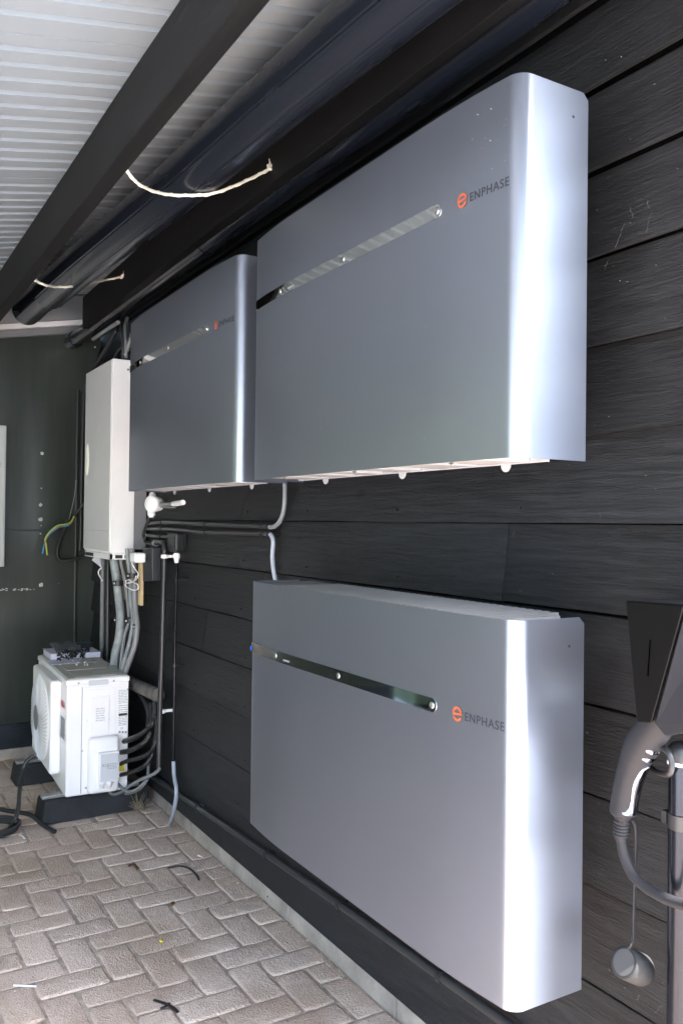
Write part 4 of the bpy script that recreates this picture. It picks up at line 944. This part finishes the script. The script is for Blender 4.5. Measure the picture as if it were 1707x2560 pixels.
# ------------------------------------------------------------------ charging point
YC = 1.085
ch_ = thing('charging_station', (-.9, YW, 1.1), 'dark angular charging station on the plank wall at the right edge', 'charger')
tl, tr = at(1563, 1503, y=YC), at(1709, 1513, y=YC); bl, br = at(1590, 1806, y=YC+.01), at(1627, 1808, y=YC+.01)
m = MB(); bk_ = Vector((0, .2, 0))
def hexa(m, q, d): 
    q = [Vector(p) for p in q]; m.add(q+[p+d for p in q], [(0, 1, 2, 3), (7, 6, 5, 4), (0, 4, 5, 1), (1, 5, 6, 2), (2, 6, 7, 3), (3, 7, 4, 0)])
hexa(m, [tl, tr, br, bl], Vector((-.006, .012, 0))); m.obj('front_panel', MT['charger_black'], ch_, bevel=.002)
m = MB(); tl2 = tl+Vector((-.012, .013, .0)); tr2 = tr+Vector((.0, .013, .0)); bl2 = bl+Vector((-.005, .013, 0)); br2 = br+Vector((0, .013, 0))
R1 = tr+Vector((.10, .035, -.002)); R2 = Vector((R1.x+.01, R1.y, br.z+.0)); 
Q = [tl2, tr2, br2, bl2]; hexa(m, Q, Vector((0, .19, 0))); m.obj('housing', MT['charger'], ch_, bevel=.003)
m = MB(); g0 = tr+Vector((.0015, .002, .001)); g1 = br+Vector((.002, .003, 0)); g2 = at(1661, 1843, y=YC+.03); g3 = at(1740, 1820, y=YC+.06); g4 = Vector((g3.x+.04, YC+.07, tr.z))
fr = [g0, g1, g2, g3, g4]; m.add(fr+[p+Vector((0, .19-(p.y-YC)*.5, 0)) for p in fr], [(0, 1, 2, 3, 4), (9, 8, 7, 6, 5)]+[(i, (i+1) % 5, 5+(i+1) % 5, 5+i) for i in range(5)])
m.obj('side_housing', mat('charger_side', (.009, .009, .011), .8, spec=.1), ch_, bevel=.004, seg=3)
m = MB(); p_ = at(1624, 1600, y=YC); q_ = at(1618, 1690, y=YC+.0045); m.tube([p_, q_], .0009, 6); m.obj('indicator_slit', mat('slit_black', (.0003, .0003, .0003), .9, spec=0), ch_)
# connector
YQ = 1.15
def Q3(px, py, dy=0): return at(px, py, y=YQ+dy)
plug = thing('charging_connector', Q3(1600, 1900), 'grey charging connector with chrome grip docked under the station', 'connector')
pp = [(1655, 1790, .0262), (1630, 1824, .0266), (1612, 1850, .0270), (1601, 1870, .0262), (1591, 1890, .0245), (1583, 1909, .0226), (1571, 1947, .0210), (1561, 1993, .0204), (1557, 2022, .0206), (1556, 2032, .0200), (1556, 2038, .0165)]
P = [Q3(a_, b_) for a_, b_, _ in pp]; m = MB(); sp_ = spline(P, 6); rr = []
for i in range(len(P)-1):
    for j in range(6): rr.append((pp[i][2]+(pp[i+1][2]-pp[i][2])*j/6)*1.07)
rr.append(pp[-1][2]*1.07); m.tube(sp_, rr, 32); m.obj('connector_body', MT['plug'], plug)
def patch(name, rows, mt, lift=.0009, nn=14):
    """curved inlay on the connector: rows = (ring index, angle from, angle to), 0 = towards the room, 90 = right"""
    m = MB(); V = []
    for i, a0, a1 in rows:
        i = min(i, len(sp_)-1); f_ = int(i); g_ = i-f_; c = sp_[f_].lerp(sp_[min(f_+1, len(sp_)-1)], g_); rad = rr[f_]*(1-g_)+rr[min(f_+1, len(rr)-1)]*g_
        tg = (sp_[min(f_+1, len(sp_)-1)]-sp_[max(f_-1, 0)]).normalized(); vd = (EYE-c).normalized(); u1 = (vd-tg*vd.dot(tg)).normalized(); u2 = u1.cross(tg)
        if u2.dot(AR) < 0: u2 = -u2
        for k in range(nn+1):
            q = math.radians(a0+(a1-a0)*k/nn); ed = 0 if k in (0, nn) else 1
            V.append(c+(u1*math.cos(q)+u2*math.sin(q))*(rad-.0006+(lift+.0006)*ed))
    R2_ = len(rows); W_ = nn+1
    m.add(V, [(a_*W_+k, a_*W_+k+1, (a_+1)*W_+k+1, (a_+1)*W_+k) for a_ in range(R2_-1) for k in range(nn)], True)
    m.obj(name, mt, plug)
patch('chrome_grip', [(24, 60, 80), (25, 48, 105), (27, 38, 125), (30, 30, 130), (34, 22, 130), (38, 22, 130), (41, 27, 128), (44, 24, 128), (46, 8, 128), (47, -6, 126), (48, -8, 124), (48.6, 2, 120)], MT['chrome'], .0016)
for r0_ in (10.5, 17.2):
    patch('chrome_inlay', [(r0_, 35, 62), (r0_+.5, 22, 80), (r0_+1.4, 16, 88), (r0_+2.3, 20, 84), (r0_+2.8, 34, 66)], MT['chrome'])
m = MB(); a_, b_ = Q3(1555, 2038), Q3(1551, 2100); d_ = (b_-a_); Lr = d_.length; m.lathe(a_-d_*.03, d_, [(0, .0145), (.005, .0145), (.006, .012), (.010, .012), (.011, .0138)]+[(.011+k*.0055+o, r_) for k in range(5) for o, r_ in ((.0003, .0132), (.0035, .0132), (.0042, .0105), (.005, .0105))]+[(Lr*1.02, .0105)], 24)
m.obj('strain_relief', MT['plug'], plug)
cab = spline([Q3(1552, 2085), Q3(1553, 2105), Q3(1560, 2140), Q3(1576, 2178), Q3(1602, 2209), Q3(1645, 2238), Q3(1690, 2257), Q3(1725, 2266), Q3(1790, 2280, .0), Q3(1850, 2230, .08)], 8)
t = thing('charging_cable', cab[0], 'thick grey charging cable curving from the connector out to the right', 'cable'); m = MB(); m.tube(cab, .0088, 16); m.obj('cable_sheath', MT['plug'], t)
cap = thing('dust_cap', Q3(1556, 2405), 'grey rubber dust cap hanging on its strap below the connector', 'cap')
m = MB(); st = spline([Q3(1572, 2046, .008), Q3(1582, 2055, .008), Q3(1588, 2075, .01), Q3(1588, 2130, .02), Q3(1585, 2220, .02), Q3(1583, 2300, .015), Q3(1582, 2345, .008), Q3(1577, 2362), Q3(1570, 2372)], 8)
m.tube(st, .0033, 10, ell=.6); m.obj('strap', MT['plug'], cap)
c1_ = Q3(1559, 2406); ax_ = (AR*.78-AU*.50+AD*.42).normalized(); m = MB()
m.lathe(c1_, ax_, [(0, .022), (0, .0262), (.045, .0262), (.049, .0246), (.051, 0)], 36); m.obj('cap_shell', mat('cap_rubber', (.026, .027, .028), .6, var=.1, spec=.2), cap)
m = MB(); m.lathe(c1_-ax_*.0012, ax_, [(0, .021), (.0005, .0)], 36); m.obj('cap_inside', mat('cap_inner', (.045, .045, .047), .6), cap)
# holder lip behind connector
t = thing('cable_hook', at(1690, 1900, y=1.2), 'black cable hook behind the connector head', 'hook'); m = MB()
m.tube(spline([at(1648, 1862, y=1.16), at(1668, 1880, y=1.15), at(1678, 1905, y=1.15), at(1675, 1930, y=1.15), at(1664, 1936, y=1.16), at(1640, 1930, y=1.19), at(1626, 1918, y=1.22)], 6), .005, 10)
m.obj('hook_bar', MT['black_plastic'], t)
# steel tube
xc_ = at(1699, 2200, y=1.2).x; t = thing('steel_tube', (xc_, 1.2, 0), 'shiny grey steel tube standing at the right edge below the charger', 'tube')
ztop = at(1690, 1898, y=1.2).z; m = MB(); m.cyl((xc_, 1.2, 0), (xc_, 1.2, ztop), .0195, 36); m.obj('tube_body', MT['tube'], t)
m = MB(); m.lathe((xc_, 1.2, ztop+.0005), (0, 0, 1), [(0, .0212), (.004, .0215), (.008, .0212), (.02, .021), (.028, .014), (.029, 0)], 30); m.obj('tube_cap', MT['black_plastic'], t)
m = MB(); m.cyl((xc_, 1.2, ztop-.006), (xc_, 1.2, ztop-.0005), .0218, 36); m.obj('tube_rim', MT['white'], t)
zc = at(1690, 2048, y=1.2).z; m = MB(); m.cyl((xc_+.002, 1.2, zc-.012), (xc_+.002, 1.2, zc+.012), .0215, 30); m.box(xc_-.03, xc_-.02, 1.19, YW+.01, zc-.01, zc+.01); m.obj('tube_bracket', MT['black_plastic'], t)
# ------------------------------------------------------------------ surroundings beyond the frame
def hedge(x0, x1, y0, y1, h, label, seed):
    m = MB(); n1 = 60; V = []
    bm = bmesh.new(); bmesh.ops.create_cube(bm, size=1); bmesh.ops.subdivide_edges(bm, edges=bm.edges, cuts=24, use_grid_fill=True)
    for v in bm.verts:
        p = Vector((x0+(v.co.x+.5)*(x1-x0), y0+(v.co.y+.5)*(y1-y0), -.05+(v.co.z+.5)*h))
        nn_ = noise.noise_vector(p*1.3+Vector((seed, 0, 0)))*.22+noise.noise_vector(p*5)*.07; v.co = p+nn_
    me = bpy.data.meshes.new('hedge'); bm.to_mesh(me); bm.free(); me.materials.append(MT['hedge'])
    o = bpy.data.objects.new('hedge', me); COL.objects.link(o); tag(o, label, 'hedge')
hedge(-9, -1.5, -2.9, -1.9, 2.6, 'unseen hedge added to shade the open side of the carport', 1)  # unseen, set close to keep light off the cabinet fronts
hedge(11, 13, -7, 9, 2.6, 'tall green hedge across the drive behind the camera', 5)

t = thing('reflector_house', (7, 3, -.05), 'unseen white house added to reflect light into the carport', 'house')  # added out of view as a bright facade facing the carport
m = MB(); m.box(7, 12, -2.5, 9, -.06, 3.2); m.obj('reflector_wall', mat('reflector_white', (.75, .74, .72), .85, var=.05), t)
m = MB(); m.prism([(6.6, -2.9, 3.2), (12.4, -2.9, 3.2), (9.5, -2.9, 5.0)], (0, 12.3, 0)); m.obj('house_roof', MT['black_plastic'], t)
for y in (-1, 2.5, 5.5):
    m = MB(); m.box(6.95, 7.02, y, y+1.3, .9, 2.2); w_ = m.obj('window', MT['white'], t)
    m = MB(); m.box(6.94, 6.96, y+.06, y+1.24, .96, 2.14); m.obj('pane', MT['ink_black'], w_)

# cobweb threads and fluff on the black boards
m = MB()
for k in range(12):
    px, py = random.choice([(random.uniform(1470, 1700), random.uniform(100, 1350)), (random.uniform(1450, 1660), random.uniform(1800, 2540)), (random.uniform(720, 1500), random.uniform(1210, 1480))])
    c = at(px, py, y=YW-.002); L_ = random.uniform(.006, .05); a_ = random.gauss(math.pi/2, .4)
    pts = [c+Vector((math.cos(a_)*L_*t_+random.uniform(-.002, .002), -.002, math.sin(a_)*L_*t_)) for t_ in (-.5, -.15, .2, .5)]
    m.tube(spline(pts, 3), random.uniform(.00018, .00042), 4)
for k in range(36):
    px, py = random.choice([(random.uniform(1470, 1700), random.uniform(30, 1350)), (random.uniform(1450, 1660), random.uniform(1800, 2540)), (random.uniform(380, 1500), random.uniform(1210, 1500))])
    c = at(px, py, y=YW-.001); q_ = random.uniform(.0004, .0011); m.lathe(c, (0, -1, .2), [(-.002, q_), (0, q_), (q_, 0)], 5, False)
tag(m.obj('cobwebs', mat('cobweb_grey', (.12, .12, .12), .9)), 'fine cobweb threads and dust specks on the black boards', 'cobwebs', kind='stuff')
